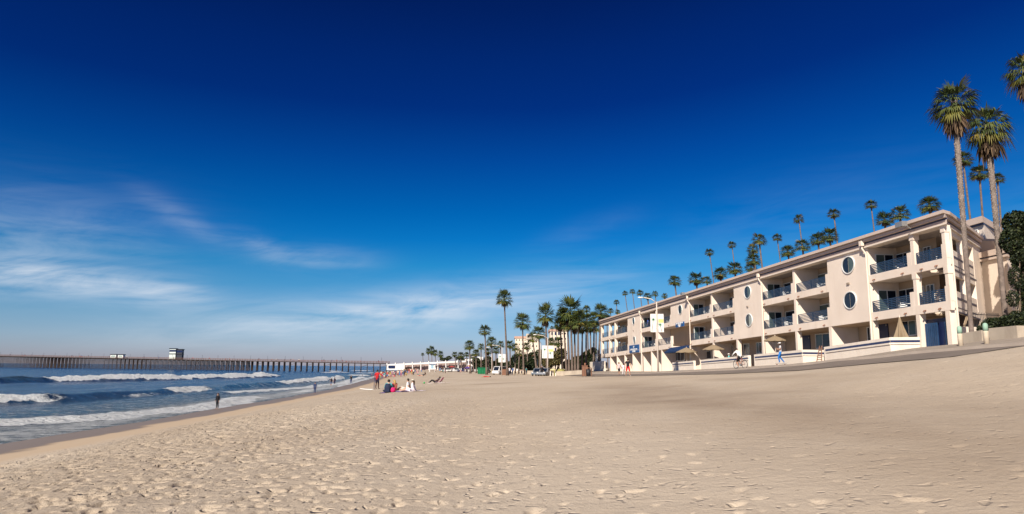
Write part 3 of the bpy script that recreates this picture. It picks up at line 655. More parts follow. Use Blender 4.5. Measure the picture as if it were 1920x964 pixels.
# garage gate leaves, with a navy sheet behind that paints the garage's shade in the gap
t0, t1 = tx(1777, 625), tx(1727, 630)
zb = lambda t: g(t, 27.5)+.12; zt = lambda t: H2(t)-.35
b = AB(); b.tc(t0, t1, FD+.42, FD+.46, zb, zt); b.build('gate_gap_shade', navyp, hotel)
for a, c_ in ((.30, 0.), (1., .52)):
    ga, gb = t0+(t1-t0)*c_, t0+(t1-t0)*a
    if c_ == 0.: ga, gb = t0+.05, t0+(t1-t0)*.27
    b = AB(); n = int((gb-ga)/.16)
    for k in range(n):
        q = ga+(gb-ga)*k/n; b.tc(q, q+.085, FD+.24, FD+.30, zb, lambda t: zt(t)-.25)
    b.tc(ga, gb, FD+.30, FD+.33, zb, lambda t: zt(t)-.25); b.build('gate_leaf', gateblue, hotel)
# rainwater pipes
def pipe(x, y0=None):
    t = tx(x, 560); b = AB(); zt_ = HS(t)
    pts = [W(t+.1, FD-.30, zt_+.35), W(t+.1, FD-.28, zt_-.05), W(t, FD-.08, zt_-.45), W(t, FD-.07, H2(t)), W(t, FD-.07, g(t, FD)+.1)]
    b.tube(pts, .06, 8); b.tc(t-.05, t+.25, FD-.42, FD-.2, zt_+.15, zt_+.5); b.build('downpipe', cream if x > 1700 else stucco, hotel)
for x in (1631.5, 1430, 1293, 1202): pipe(x)
b = AB(); t, c = ch(.075, .14)
b.tube([W(t, c, HS(t)-.1), W(t, c, g(t, c)+.2)], .06, 8); b.build('downpipe', cream, hotel)
# floodlights on the cornice
for x, y in ((1690, 421), (1280, 551)):
    t, z = on_c(x, y, FD-.9); b = AB()
    b.tc(t-.36, t+.36, FD-1.1, FD-.72, z-.16, z+.16); b.tube([W(t, FD-.75, z), W(t, FD-.3, z-.25)], .04, 6); fo = b.build('floodlight', metal_g, hotel)
# lobby awning
t0, t1 = tx(1291.5, 655), tx(1256, 655)
b = AB(); za = lambda t: H2(t)+.12; zb2 = lambda t: H2(t)-.52
b.hexa([W(t0,27.45,zb2(t0)-.18),W(t0,FD+.02,zb2(t0)-.18),W(t1,FD+.02,zb2(t1)-.18),W(t1,27.45,zb2(t1)-.18)], [W(t0,27.45,zb2(t0)),W(t0,FD+.02,za(t0)),W(t1,FD+.02,za(t1)),W(t1,27.45,zb2(t1))])
b.build('awning', awnm, hotel)
def text_mesh(txt, size, depth, M, m, name, parent, maxw=9.):
    cu = bpy.data.curves.new('lettering', 'FONT'); cu.body = txt; cu.size = size; cu.extrude = depth; cu.align_x = 'CENTER'; cu.align_y = 'CENTER'; cu.resolution_u = 2
    o = bpy.data.objects.new('tmp', cu); COL.objects.link(o); dg = bpy.context.evaluated_depsgraph_get(); me = bpy.data.meshes.new_from_object(o.evaluated_get(dg))
    bpy.data.objects.remove(o); wd = max(v.co.x for v in me.vertices)-min(v.co.x for v in me.vertices); q_ = min(1., maxw/wd); me.transform(Matrix.Diagonal((q_, max(q_, .6) if q_ < .6 else q_, 1, 1))); me.transform(M); me.materials.clear(); me.materials.append(m)
    q = bpy.data.objects.new(name, me); COL.objects.link(q); q.parent = parent; return q
def sign(x0, x1, y0, y1, lines, shell):
    ta, z1 = on_c((x0+x1)/2, y0, FD); _, z0 = on_c((x0+x1)/2, y1, FD); t0, t1 = tx(x1, (y0+y1)/2), tx(x0, (y0+y1)/2)
    b = AB(); b.tc(t0, t1, FD-.14, FD-.02, z0, z1); s = b.build('sign', signb, hotel)
    L = hotel.location; tm, zm = (t0+t1)/2, (z0+z1)/2; h = z1-z0; w = t1-t0
    # text runs towards lower t (to the right as read from the sea)
    ex = Vector((-sa, -ca, 0)); ez = Vector((0,0,1)); en = Vector((-ca, sa, 0))
    for txt, fz, k in lines:
        c = Vector(W(tm, FD-.15, z0+h*fz))-Vector(L)
        M = Matrix((( ex.x, ez.x, en.x, c.x), (ex.y, ez.y, en.y, c.y), (ex.z, ez.z, en.z, c.z), (0,0,0,1)))
        text_mesh(txt, k, .01, M, white, 'lettering', s, w*(.86 if len(txt) > 10 else .45))
    if shell:
        p = MB(); vs = [Vector(W(tm+dx*w*.08, FD-.16, z0+h*(.74+dz*.17)))-Vector(L) for dx, dz in ((0,1),(.6,.55),(1,.1),(.5,-.4),(0,-1),(-.5,-.4),(-1,.1),(-.6,.55))]
        p.add(vs+[v+Vector((.012*ca,-.012*sa,0)) for v in vs], [tuple(range(8)), tuple(range(15,7,-1))]+[(i,(i+1)%8,8+(i+1)%8,8+i) for i in range(8)]); q = p.build('shell_emblem', white); q.parent = s
        p = MB(); p.tc(t0, t1, FD-.155, FD-.139, z0+h*.27, z0+h*.31); p.v = [(x-L.x, y-L.y, z-L.z) for x, y, z in p.v]; q = p.build('rule', white); q.parent = s
sign(1181.2, 1199, 647, 661, [('SOUTHERN CALIFORNIA BEACH CLUB', .43, .28), ('OCEANSIDE', .14, .42)], True)
sign(1268.5, 1283.5, 604.5, 613, [('SOUTHERN CALIFORNIA', .80, .33), ('Beach', .5, .55), ('Club', .18, .42)], False)
# tower and wing windows
for t0, t1, z0, z1, c in [(50.0, 51.5, 12.9, 14.1, 38.2), (50.0, 50.7, 12.2, 12.7, 38.2)]:
    window(t0, t1, z0, z1, c=c, mull=1, pane=[glass, glass])

# ------------------------------------------------------------------ patio walls and gates
def pwall(name, label, pts, h=1.15, th=.25, cat='wall', group=None, band=True):
    c0 = pts[len(pts)//2]; root = thing(name, label, cat, P(*c0), 0, group)
    def run(off0, off1, k0, k1):
        b = AB()
        for (ta, c_a), (tb, c_b) in zip(pts[:-1], pts[1:]):
            d = np.array([tb-ta, c_b-c_a]); d = d/np.linalg.norm(d); n = np.array([d[1], -d[0]])      # outward: towards the sea and the near end
            if n@np.array([ta+tb, c_a+c_b]) > 0: n = -n
            q = [(ta+n[0]*off1, c_a+n[1]*off1), (tb+n[0]*off1, c_b+n[1]*off1), (tb+n[0]*off0, c_b+n[1]*off0), (ta+n[0]*off0, c_a+n[1]*off0)]
            b.hexa([W(t, c, g(t, min(c, 28))+k0) for t, c in q], [W(t, c, g(t, min(c, 28))+k1) for t, c in q])
        return b
    if not band: run(-th, 0, -.4, h).build('wall', stucco_wall, root); return root
    run(-th, 0, -.4, h*.60).build('wall', stucco_wall, root); run(-th, .055, h*.60, h).build('upper_band', stucco_wall, root)
    run(-.02, .062, h*.70, h*.83).build('tile_stripe', navy, root)
    return root
pw = lambda x, y, c=26.5: (on_c(x, y, c)[0], c)
g_ = 'banded patio walls along the road'
pwall('patio_wall', 'short banded patio wall in front of the blue awning', [pw(1301,695), pw(1284,696)[0:2], pw(1262,696.5), (pw(1262,696.5)[0]+.1, FD)], group=g_)
pwall('patio_wall', 'banded patio wall under the two open tan umbrellas behind the cyclist', [pw(1404,689), pw(1316,694), (pw(1316,694)[0]+.1, FD)], group=g_)
pwall('patio_wall', 'banded patio wall behind the man in a white cap', [(pw(1545,674,FD)[0], FD), pw(1506,683), pw(1417,688.4), (pw(1417,688.4)[0]+.1, FD)], group=g_)
pwall('patio_wall', 'longest banded patio wall beside the blue garage gate', [(tx(1724,640), FD), pw(1671,666), pw(1550,678), (pw(1550,678)[0]+.1, FD)], group=g_, h=1.1)
t_, _ = on_c(1100, 699, 26.5)
pwall('boundary_wall', 'plain cream boundary wall at the far end of the hotel', [(tx(1133,690,27), 27), (tx(1106,690,27), 27), (tx(1106,690,27)+.2, 31)], h=2.1, band=False)
for x0, x1, y in ((1303, 1314, 693), (1405, 1415, 688)):
    a, b2 = pw(x1, y)[0], pw(x0, y)[0]; r_ = thing('patio_gate', 'white slatted gate between the %s patio walls' % ('first two far' if x0 < 1400 else 'middle two'), 'gate', P((a+b2)/2, 27.6), 0, 'slatted gates between patio walls')
    b = AB(); n = 12
    for k in range(n): q = a+(b2-a)*k/n; b.tc(q, q+(b2-a)/n*.7, 27.6, 27.64, lambda t: g(t,27.6)+.1, lambda t: g(t,27.6)+1.15)
    b.build('slats', cream, r_); b = AB(); b.tc(a, b2, 27.64, 27.68, lambda t: g(t,27.6)+.2, lambda t: g(t,27.6)+.3); b.tc(a, b2, 27.64, 27.68, lambda t: g(t,27.6)+.9, lambda t: g(t,27.6)+1.0); b.build('gate_rails', cream, r_)
# wooden steps board leaning in the last gap
t, z = pw(1543, 678); r_ = thing('folded_lounger', 'folded brown wooden lounger leaning at the gap between two patio walls', 'lounger', P(t, 26.2))
for dx in (-.22, .22):
    b = MB(); b.tube([(dx, 0, .0), (dx*.4, .3, 1.25)], .035, 6); b.build('leg', brown, r_)
b = MB()
for k in range(6): zz = .18+.17*k; b.box((-.2+.02*k, zz*.23-.02, zz), (.2-.02*k, zz*.23+.02, zz+.06))
b.build('slats', brown, r_); r_.rotation_euler.z = R(-60)

# ------------------------------------------------------------------ planters, fence, bollards at the near end
def prismz(pts, z0, z1, m, name, parent=None):
    b = AB() if parent else MB(); n = len(pts)
    b.add([(x, y, z0[i] if hasattr(z0,'__len__') else z0) for i, (x, y) in enumerate(pts)]+[(x, y, z1[i] if hasattr(z1,'__len__') else z1) for i, (x, y) in enumerate(pts)], [tuple(range(n-1,-1,-1)), tuple(range(n,2*n))]+[(i,(i+1)%n,n+(i+1)%n,n+i) for i in range(n)])
    return b.build(name, m, parent)
def planter(label, xa, xb, ya, yb, ha, c=25.2, c2=29.5):
    ta, za = on_c(xa, ya, c); tb, zb_ = on_c(xb, yb, c)
    r_ = thing('planter', label, 'planter', W((ta+tb)/2, c, g((ta+tb)/2, c)), 0, 'low concrete planters by the bollards')
    b = AB(); za0, zb0 = g(ta, c)-.4, g(tb, c)-.4
    zz = lambda t: g(t, c)+ha
    b.tc(tb, ta, c, c+.2, lambda t: g(t, c)-.4, zz); b.tc(tb, tb+.2, c+.2, c2, lambda t: g(t, c)-.4, zz); b.tc(ta-.2, ta, c+.2, c2, lambda t: g(t, c)-.4, zz)
    b.build('wall', conc, r_)
    b = AB(); b.tc(tb+.2, ta-.2, c+.2, c2, lambda t: g(t, c)-.2, lambda t: g(t, c)+ha-.12); b.build('soil', mat('soil', (.10,.07,.045), .95), r_)
    return ta, tb
planter('short low concrete planter around the foot of the tall palm', 1805, 1842, 654, 645.5, .62)
planter('long low concrete planter under the dark clipped hedge', 1856, 1908, 641.6, 633, .66)
for x, y, lb in ((1802.5, 658.5, 'left cream bollard with a green top by the garage gate'), (1851, 651.5, 'right cream bollard with a green top between the two planters')):
    t, z = on_c(x, y, 22.9); r_ = thing('bollard', lb, 'bollard', P(t, 22.9, .1), 0, 'pair of cream bollards')
    b = MB(); b.tube([(0,0,-.1),(0,0,.52),(.0,0,.56)], [.11,.11,.105], 14); b.build('post', mat('bollard_cream', (.62,.52,.40), .8, .1, 6), r_, True)
    b = MB(); b.tube([(0,0,.56),(0,0,.84),(0,0,.9),(0,0,.92)], [.105,.105,.07,.02], 14); b.build('cap', mat('bollard_green', (.30,.46,.36), .7, .2, 5), r_, True)
# concrete ramp edge in the sand by the road
b = MB(); q = [on_c(x, y, c) + (c,) for x, y, c in ((1722,682,16.6),(1728,684.5,16.0),(1776,679,16.0),(1780,673,16.6))]
b.add([W(t, c, g(t, c)+.02) for t, z, c in q]+[W(t, c, g(t, c)-.2) for t, z, c in q], [(0,1,2,3),(0,4,5,1),(1,5,6,2),(2,6,7,3),(3,7,4,0)])
o = b.build('drain_slab', conc); tag(o, 'flat concrete slab half buried where sand meets the road', 'slab')
# iron fence
r_ = thing('iron_fence', 'dark iron bar fence above the near garden wall', 'fence', W(38, 31, 6.5))
b = AB(); pts = [(1783, 604, 30.2), (1815, 600, 31.5), (1850, 597, 33.2), (1875, 600, 34.3)]
fp = [(on_c(x, y, c)[0], c) for x, y, c in pts]
for (ta, c_a), (tb, c_b) in zip(fp[:-1], fp[1:]):
    n = 12
    for k in range(n):
        u = k/n; t, c = ta+(tb-ta)*u, c_a+(c_b-c_a)*u; z = EYE+2.85; b.tube([W(t, c, z-.1), W(t, c, z+.85)], .014, 4)
b.build('bars', darkm, r_); b = AB()
for (ta, c_a), (tb, c_b) in zip(fp[:-1], fp[1:]):
    for dz in (0, .72): b.tube([W(ta, c_a, EYE+2.85+dz), W(tb, c_b, EYE+2.85+dz)], .025, 6)
b.build('fence_rails', darkm, r_)
# garden wall with stripe under the fence
r_ = thing('garden_wall', 'cream garden wall with navy stripe behind the near palm', 'wall', W(38, 30.5, 4.9))
b = AB(); b2_ = AB()
for (ta, c_a), (tb, c_b) in zip(fp[:-1], fp[1:]):
    b.hexa([W(ta,c_a,4.),W(tb,c_b,4.),W(tb,c_b+.25,4.),W(ta,c_a+.25,4.)], [W(ta,c_a,EYE+2.75),W(tb,c_b,EYE+2.75),W(tb,c_b+.25,EYE+2.75),W(ta,c_a+.25,EYE+2.75)])
    b2_.hexa([W(ta,c_a-.012,EYE+2.3),W(tb,c_b-.012,EYE+2.3),W(tb,c_b+.1,EYE+2.3),W(ta,c_a+.1,EYE+2.3)], [W(ta,c_a-.012,EYE+2.44),W(tb,c_b-.012,EYE+2.44),W(tb,c_b+.1,EYE+2.44),W(ta,c_a+.1,EYE+2.44)])
b.build('wall', stucco_wall, r_); b2_.build('stripe', navy, r_)
# side door beyond the gate
r_ = thing('pedestrian_gate', 'narrow brown barred gate right of the blue garage gate', 'gate', W(fp[0][0], 29.6, 4.9))
b = AB(); ta, tb = tx(1794, 630, 29.6), tx(1784, 630, 29.6)
for k in range(8): q = ta+(tb-ta)*k/8; b.tc(q, q+.03, 29.6, 29.63, 4.6, 7.0)
b.build('bars', mat('gate_brown', (.12,.08,.07), .6), r_); b = AB(); b.tc(ta, tb, 29.7, 29.74, 4.6, 6.2); b.tc(ta, tb, 29.59, 29.64, 6.9, 7.0); b.build('panel', mat('gate_brown2', (.14,.10,.09), .7), r_)

# ------------------------------------------------------------------ fan palms
def palm_meshes(seed, nf, nl, hi=1., spread=1., skirt=.8, droop=.35):
    """crown and hanging dead leaves for a crown of radius 1 centred on the trunk top"""
    rr = random.Random(seed); b = MB(); d = MB()
    def frond(mb, az, el, L, tint, dr, nl, wid=1.):
        ax = Vector((math.cos(az)*math.cos(el), math.sin(az)*math.cos(el), math.sin(el)))
        side = Vector((-math.sin(az), math.cos(az), 0)); up = side.cross(ax)*-1
        if up.z < 0: up = -up
        p0 = ax*.04; lp = L*.42; p1 = ax*lp+Vector((0,0,-dr*lp*.3))
        w = .008*wid; mb.add([p0-side*w*2, p0+side*w*2, p1+side*w, p1-side*w], [(0,1,2,3)], 0, tint*.8)
        for k in range(nl):
            f = (k+.5)/nl*2-1; th = f*1.15; Lb = (L-lp)*(1-.30*f*f)*rr.uniform(.80, 1.15)
            dirn = (ax*math.cos(th)+side*math.sin(th)+up*(.12-.35*abs(f))*.6).normalized()
            mid = p1+dirn*Lb*.62+Vector((0,0,-dr*Lb*.16)); tip = p1+dirn*Lb*rr.uniform(.92,1.05)+Vector((0,0,-dr*Lb*rr.uniform(.45,.85)))
            sd = dirn.cross(up).normalized(); ww = Lb*.62*2.3/nl*.46
            q = up*(ww*.35)
            mb.add([p1, mid-sd*ww+q, mid+sd*ww+q, tip], [(0,1,2),(1,3,2)], 0, min(1, max(0, tint+rr.uniform(-.08,.08))))
    for i in range(nf):
        u = (i+.5)/nf; el = math.asin(max(-.72, min(.99, 1-1.55*u**.85+rr.uniform(-.08,.08)))); az = i*2.39996+rr.uniform(-.3,.3)
        L = (1.0 if el < 1.0 else .82)*rr.uniform(.84, 1.06)*spread**(1 if el < .9 else 0)
        tint = rr.uniform(.08,.6) if el > -.15 else rr.uniform(.2,.82)
        if rr.random() < .06: tint = .9
        frond(b, az, el, L, tint, droop*(1 if el < .8 else .3), nl)
    for i in range(int(nf*.7*skirt)+6):
        az = rr.uniform(0, 6.283); el = -R(rr.uniform(60, 88)); frond(d, az, el, rr.uniform(.6,1.0)*skirt*1.05, rr.uniform(0,1), .5, max(4, nl//2), 1.)
    def me(mb, name, m):
        q = bpy.data.meshes.new(name); q.from_pydata(mb.v, [], mb.f); q.materials.append(m); at = q.attributes.new('tint', 'FLOAT', 'POINT'); at.data.foreach_set('value', mb.a); return q
    return me(b, 'palm_crown', palm_g), me(d, 'dead_fronds', palm_d)
PM = [palm_meshes(1, 46, 10, 1, 1.0, .42), palm_meshes(2, 54, 10, 1, 1.05, .62), palm_meshes(3, 42, 10, 1, .95, .35, .45), palm_meshes(4, 52, 10, 1, 1.05, .72, .3)]
PH = [palm_meshes(11, 50, 15, 1, 1.0, 1.0, .6), palm_meshes(12, 46, 15, 1, 1.05, 1.12, .75), palm_meshes(13, 58, 14, 1, 1.0, .9, .5)]
def palm(label, cx, cy, w, bx, by, d, group, pm, base_z=None, tr=(.17,.26), flare=1., squash=1., boots=0, sag=.3, name='fan_palm'):
    """crown centre (cx, cy) w pixels wide, foot seen at (bx, by), both d metres away"""
    top = on_d(cx, cy, d); foot = on_d(bx, by, d); t, c = TC(foot.x, foot.y); foot.z = g(t, c)-.05 if base_z is None else base_z
    r_ = thing(name, label, 'palm tree', foot, 0, group)
    rad = w*d/F*.66
    b = MB(); n = 16 if boots else 9; pts = []; rs = []
    tp = top-foot; tp.z -= rad*.12
    for i in range(n+1):
        u = i/n; p = Vector((tp.x*(u*(1-sag)+sag*u*u), tp.y*u, tp.z*u)); pts.append(p)
        rs.append((tr[1]+(tr[0]-tr[1])*min(1, u*1.4))*(1+flare*.5*math.exp(-u*22)))
    b.tube(pts, rs, 14 if boots else 8)
    if boots:                                             # leaf bases left on the upper trunk
        rr = random.Random(int(cx))
        for i in range(boots):
            u = 1-(i/boots)*.62; k = min(n-1, int(u*n)); fq = u*n-k; p = pts[k]*(1-fq)+pts[k+1]*fq; a = i*2.4+rr.uniform(-.2,.2); rd = Vector((math.cos(a), math.sin(a), 0)); sd = Vector((-math.sin(a), math.cos(a), 0))
            rb = rs[k]*.96; s_ = rr.uniform(.7,1.25)*(.25+.75*u)
            b.add([p+rd*rb-sd*.06*s_, p+rd*rb+sd*.06*s_, p+rd*(rb+.05*s_)+sd*.035*s_+Vector((0,0,.16*s_)), p+rd*(rb+.05*s_)-sd*.035*s_+Vector((0,0,.16*s_)), p+rd*rb*.95+Vector((0,0,.2*s_))], [(0,1,2,3),(3,2,4),(0,3,4),(1,4,2)], 1)
    b.build('trunk', [trunkn, trunk2], r_, True) if boots else b.build('trunk', trunkm, r_, True)
    rz = random.Random(int(cx*7+cy)).uniform(0, 6.28)
    for nm, me in (('crown', pm[0]), ('dead_fronds', pm[1])):
        o = bpy.data.objects.new(nm, me); COL.objects.link(o); o.parent = r_; o.location = tp; o.scale = (rad, rad, rad*squash); o.rotation_euler.z = rz
    return r_
# three big palms at the near end
palm('tall rough-trunked fan palm standing in front of the hotel corner', 1788, 185, 80, 1822, 634, 41, None, PH[0], tr=(.14,.12), boots=420, squash=1.2, flare=.5, sag=-.25)
palm('second tall fan palm right of the hotel end, with a long hanging skirt', 1850, 230, 74, 1886, 606, 43.5, None, PH[1], tr=(.15,.16), boots=420, squash=1.25, flare=.6, sag=-.1)
palm('fan palm cut off by the right edge high above the dark tree', 1922, 126, 64, 1945, 600, 47, None, PH[1], tr=(.2,.2), squash=1.3, sag=0)
for cx, cy, w, bx, lb in ((1805, 296, 32, 1834, 'thin fan palm half hidden behind the rough palm trunk'), (1836, 322, 34, 1850, 'thin fan palm between the two big near palms'), (1870, 333, 24, 1884, 'smallest thin fan palm, right of the second big near palm')):
    palm(lb, cx, cy, w, bx, 520, 95, None, PM[1 if cx != 1870 else 0], tr=(.13,.18), sag=.1)
# palms rising behind the roof
back = [(1171.9,552,10,0),(1185.6,548.8,11,0),(1200,551,12,0),(1214,557,13,1),(1228,553,12,0),(1246,557,11,1),(1264.7,528,20,1),(1304.7,523.7,24,1),(1324.8,527,18,1),(1330,475,15,0),(1350.5,514,23,1),(1372,461,14,0),(1377,504,25,1),(1422.9,449.5,25,0),(1411.5,468,21,1),(1412,488,23,1),(1408,503,20,1),(1457,447,16,0),(1477,472,23,1),(1504,461,28,1),(1497.5,412,18,0),(1533,449,25,1),(1555,442,28,1),(1563,402,20,0),(1633,385,19,0),(1658,412,27,1),(1686.7,400,33,1),(1742.5,384,32,1)]
back.sort(); nth = ['first','second','third','fourth','fifth','sixth','seventh','eighth','ninth','tenth','eleventh','twelfth','thirteenth','fourteenth','fifteenth','sixteenth','seventeenth','eighteenth']
cnt = [0, 0]
for i, (cx, cy, w, k) in enumerate(back):
    w *= 1.12; cy -= 3; R_ = 1.75 if k else 1.35
    d = 1320*R_/(w*.53); d = min(d, 270 if k == 0 else 190); c = (cx-960)/F*d+.0595*d
    if c < 48: d *= 48/c
    lean = 5 if k == 0 else 2
    cnt[k] += 1
    palm(('%s skinny tall fan palm from the left showing high above the roof' if k == 0 else '%s full crowned fan palm from the left peeping over the roof edge') % nth[cnt[k]-1], cx, cy, w, cx+(690-cy)*.09+lean, 690, d, 'palms behind the hotel roof', PM[(0, 2, 0)[i % 3]] if k == 0 else PM[(1, 3, 2)[i % 3]], tr=(.14,.20) if k == 0 else (.2,.26), sag=.1)
# palms along the shore road, beyond the hotel
road_p = [  # crown x, y, width, foot x, foot y, distance, kind, label
 (945.3,557,28,951.6,705,151,1,'tallest lone fan palm on the sand, with a thin upper trunk',1.25),
 (979.5,601,28,982,701,165,1,'fan palm with a double tiered crown left of the silver car',1.3),
 (908.9,618,22,912.5,704,170,0,'fan palm on the sand beside the green skip',1.1),
 (1023,588,32,1026,700,135,3,'large crowned fan palm just left of the far banner pole',1.45),
 (1010,622,25,1013,700,150,1,'shorter fan palm tucked under the large crown by the banner pole',1.1),
 (998,632,20,1007,700,160,0,'leaning thin fan palm behind the silver car',1.2),
 (1069.5,580,44,1073.4,695,136,3,'largest crown in the clump of palms left of the hotel',1.35),
 (1055.7,592,30,1062.6,695,138,1,'palm on the left side of the clump beyond the hotel',1.3),
 (1084,597,30,1084,695,134,3,'palm on the right side of the clump beyond the hotel',1.35),
 (1064,604,26,1067.5,696,137,1,'low crowned palm inside the clump beyond the hotel',1.3),
 (1077,606,26,1078.5,696,139,3,'palm behind the middle of the clump beyond the hotel',1.4),
 (1099,599,27,1099,696,150,1,'palm between the clump and the hotel, lower crown',1.3),
 (1100,579,15,1104,696,190,0,'slim palm rising between the clump and the hotel',1.2),
 (1126.6,583,27,1122,696,152,3,'palm whose crown touches the far hotel corner',1.2),
 (1114,597,25,1113,696,156,1,'palm left of the one touching the far hotel corner',1.3),
 (1118,612,20,1117,696,168,2,'low palm just before the far hotel corner',1.2),
 (1138,596,16,1140,696,230,1,'palm crown half hidden behind the far hotel corner',1.),
 (1144.8,582,12,1150,696,300,0,'small distant palm above the far end of the roof',1.),
 (1156,566,11,1160,696,300,0,'small distant palm, highest above the far end of the roof',1.),
 (1158,584,11,1162,696,300,2,'small distant palm low over the far end of the roof',1.),
 (1043,612,8,1046,696,380,0,'tiny far palm with a thin stem before the cream tower',1.),
 (1035,614,8,1037,696,380,0,'tiny far palm left of the thin one before the cream tower',1.),
 (921.7,640,19,924,702,190,1,'bushy palm just left of the tallest lone palm',1.2),
 (938.5,645,15,939,702,200,2,'palm crown behind the white far banner',1.1),
 (956,645,15,957,702,200,1,'palm crown just right of the tallest lone palm',1.2),
 (974,660,15,972,702,190,2,'low palm under the double tiered one',1.),
 (902,649,14,902,700,215,2,'low palm behind the green skip',1.1),
 (892.6,661,14,893,700,215,1,'low dark palm left of the green skip',1.1),
 (880.3,646,18,882,700,200,1,'full crowned palm standing clear left of the green skip',1.15),
 (875,664,11,876,699,250,0,'small palm close left of the full crowned one',1.),
 (864.3,665,12,866,698,260,1,'small leaning palm near the white arcade end',1.1),
 (852.7,664,10,855,697,280,3,'leftmost small palm of the shore road row',1.1),
 (886,668,12,888,700,240,2,'low palm right behind the full crowned one',1.),
 (988,648,14,990,702,200,1,'palm crown just right of the double tiered one, low and dark',1.2),
 (966,650,15,966,701,205,2,'dark palm crown left of the double tiered one',1.2),
 (1033,640,15,1034,700,175,1,'low palm crown right behind the banner by the silver car',1.2),
 (1047,640,17,1048,698,170,3,'low dark palm before the right cream tower',1.2),
 (930,656,13,930,701,215,1,'low palm crown between the lamp post and the far banner',1.1),
 (915,658,13,916,700,220,3,'low palm crown right of the green skip palm',1.1),
 (1092,612,22,1091,696,146,1,'palm filling the right edge of the clump beyond the hotel',1.3),
 (1050,606,22,1055,696,142,3,'palm filling the left edge of the clump beyond the hotel',1.3),
 (1107,612,20,1108,696,160,1,'lower palm in the row left of the far hotel corner',1.2),
 (792.5,664,6.5,794,690,420,0,'single thin palm left of the far clump over the arcade',1.),
 (803,658,9,805,690,400,3,'left palm of the far clump over the arcade',1.4),
 (809.5,656,11,810,690,400,3,'middle palm of the far clump over the arcade',1.6),
 (816,661,9,817,690,400,1,'right palm of the far clump over the arcade',1.6),
 (826.3,664,10,827,690,390,3,'stout palm standing right of the far clump over the arcade',1.5),
]
for cx, cy, w, bx, by, d, k, lb, sq in road_p:
    small = w < 18
    bz = None if d < 240 else 2.0
    palm(lb, cx, cy, w*1.04, bx, by, d, 'palms along the shore road', PM[k], tr=(.15,.24) if not small else (.16,.20), squash=sq, base_z=bz, sag=.2 if cx != 945.3 else 0)

# ------------------------------------------------------------------ bushes and trees
def leaves(b, blobs, n, s, rr, tint=(0,1)):
    vol = [x[3]*x[4]*x[5] for x in blobs]; tot = sum(vol)
    for (x, y, z, rx, ry, rz), v in zip(blobs, vol):
        for i in range(int(n*v/tot)+1):
            u = Vector((rr.gauss(0,1), rr.gauss(0,1), rr.gauss(0,1))).normalized()*(rr.random()**.22)
            p = Vector((x+u.x*rx, y+u.y*ry, z+u.z*rz)); a = Vector((rr.gauss(0,1), rr.gauss(0,1), rr.gauss(0,1)+.8)).normalized(); c = a.orthogonal().normalized(); e = a.cross(c); q = s*rr.uniform(.6,1.5)
            b.add([p-c*q, p-e*q*.55, p+c*q, p+e*q*.55], [(0,1,2,3)], 0, min(1, max(0, rr.uniform(*tint))))
def bush(name, label, cat, pts, n, s, m=bush_g, group=None, trunk=True, core=True):
    """pts: blobs (px, py, d, half width px, half height px) """
    rr = random.Random(len(label)+int(pts[0][0])); blobs = []
    for px, py, d, hw, hh in pts:
        p = on_d(px, py, d); blobs.append((p.x, p.y, p.z, hw*d/F, max(hw*d/F*.6, .5), hh*d/F))
    x0, y0 = blobs[0][0], blobs[0][1]; t, c = TC(x0, y0); r_ = thing(name, label, cat, (x0, y0, g(t, c) if pts[0][2] < 260 else 2.), 0, group)
    L = r_.location; bl = [(x-L.x, y-L.y, z-L.z, a, b_, c_) for x, y, z, a, b_, c_ in blobs]
    b = MB(); leaves(b, bl, n, s, rr); b.build('foliage', m, r_)
    b = MB(); k = 0
    for x, y, z, a, b_, c_ in bl[:5]:
        pts_ = [(x*.15, y*.15, -.3), (x*.5+rr.uniform(-.2,.2), y*.6, z*.45), (x, y, z)]; b.tube(pts_, [.13, .09, .03] if trunk is True else [trunk, trunk*.7, trunk*.3], 7)
    b.build('stems', bark, r_)
    return r_
bush('ficus_tree', 'dark broad-leaved tree at the right edge behind the palms', 'tree', [(1905,418,43.5,26,24),(1897,452,43,22,26),(1930,430,44,22,38),(1914,485,43,18,24),(1934,520,43,16,44),(1918,548,43,9,22),(1930,585,42.5,12,26)], 12500, .085, bush_g, trunk=.14)
bush('hedge', 'dark clipped hedge above the long low planter', 'hedge', [(1862,610,37.5,20,14),(1888,606,36.5,20,14),(1912,602,36,18,15),(1846,617,37.5,10,9),(1930,598,36,18,16)], 9000, .06, bush_g, trunk=.04)
bush('low_bush', 'low bright bush in the short planter at the palm foot', 'bush', [(1828,629,38.5,9,5),(1813,633,38.2,6,3.5),(1838,628,38.5,5,5)], 2200, .05, hedge_o, trunk=.02)
bush('slope_bush', 'small tree with bare leaning stems left of the dark tree', 'tree', [(1903,520,42,9,24),(1912,480,42.5,8,14),(1899,560,42,8,16),(1905,592,42,12,10)], 2200, .06, bush_g, trunk=.06)
bush('weed_tuft', 'small dry weed tuft beside the left bollard', 'plant', [(1786,652,35,5,2.5)], 250, .05, hedge_o, trunk=.01)
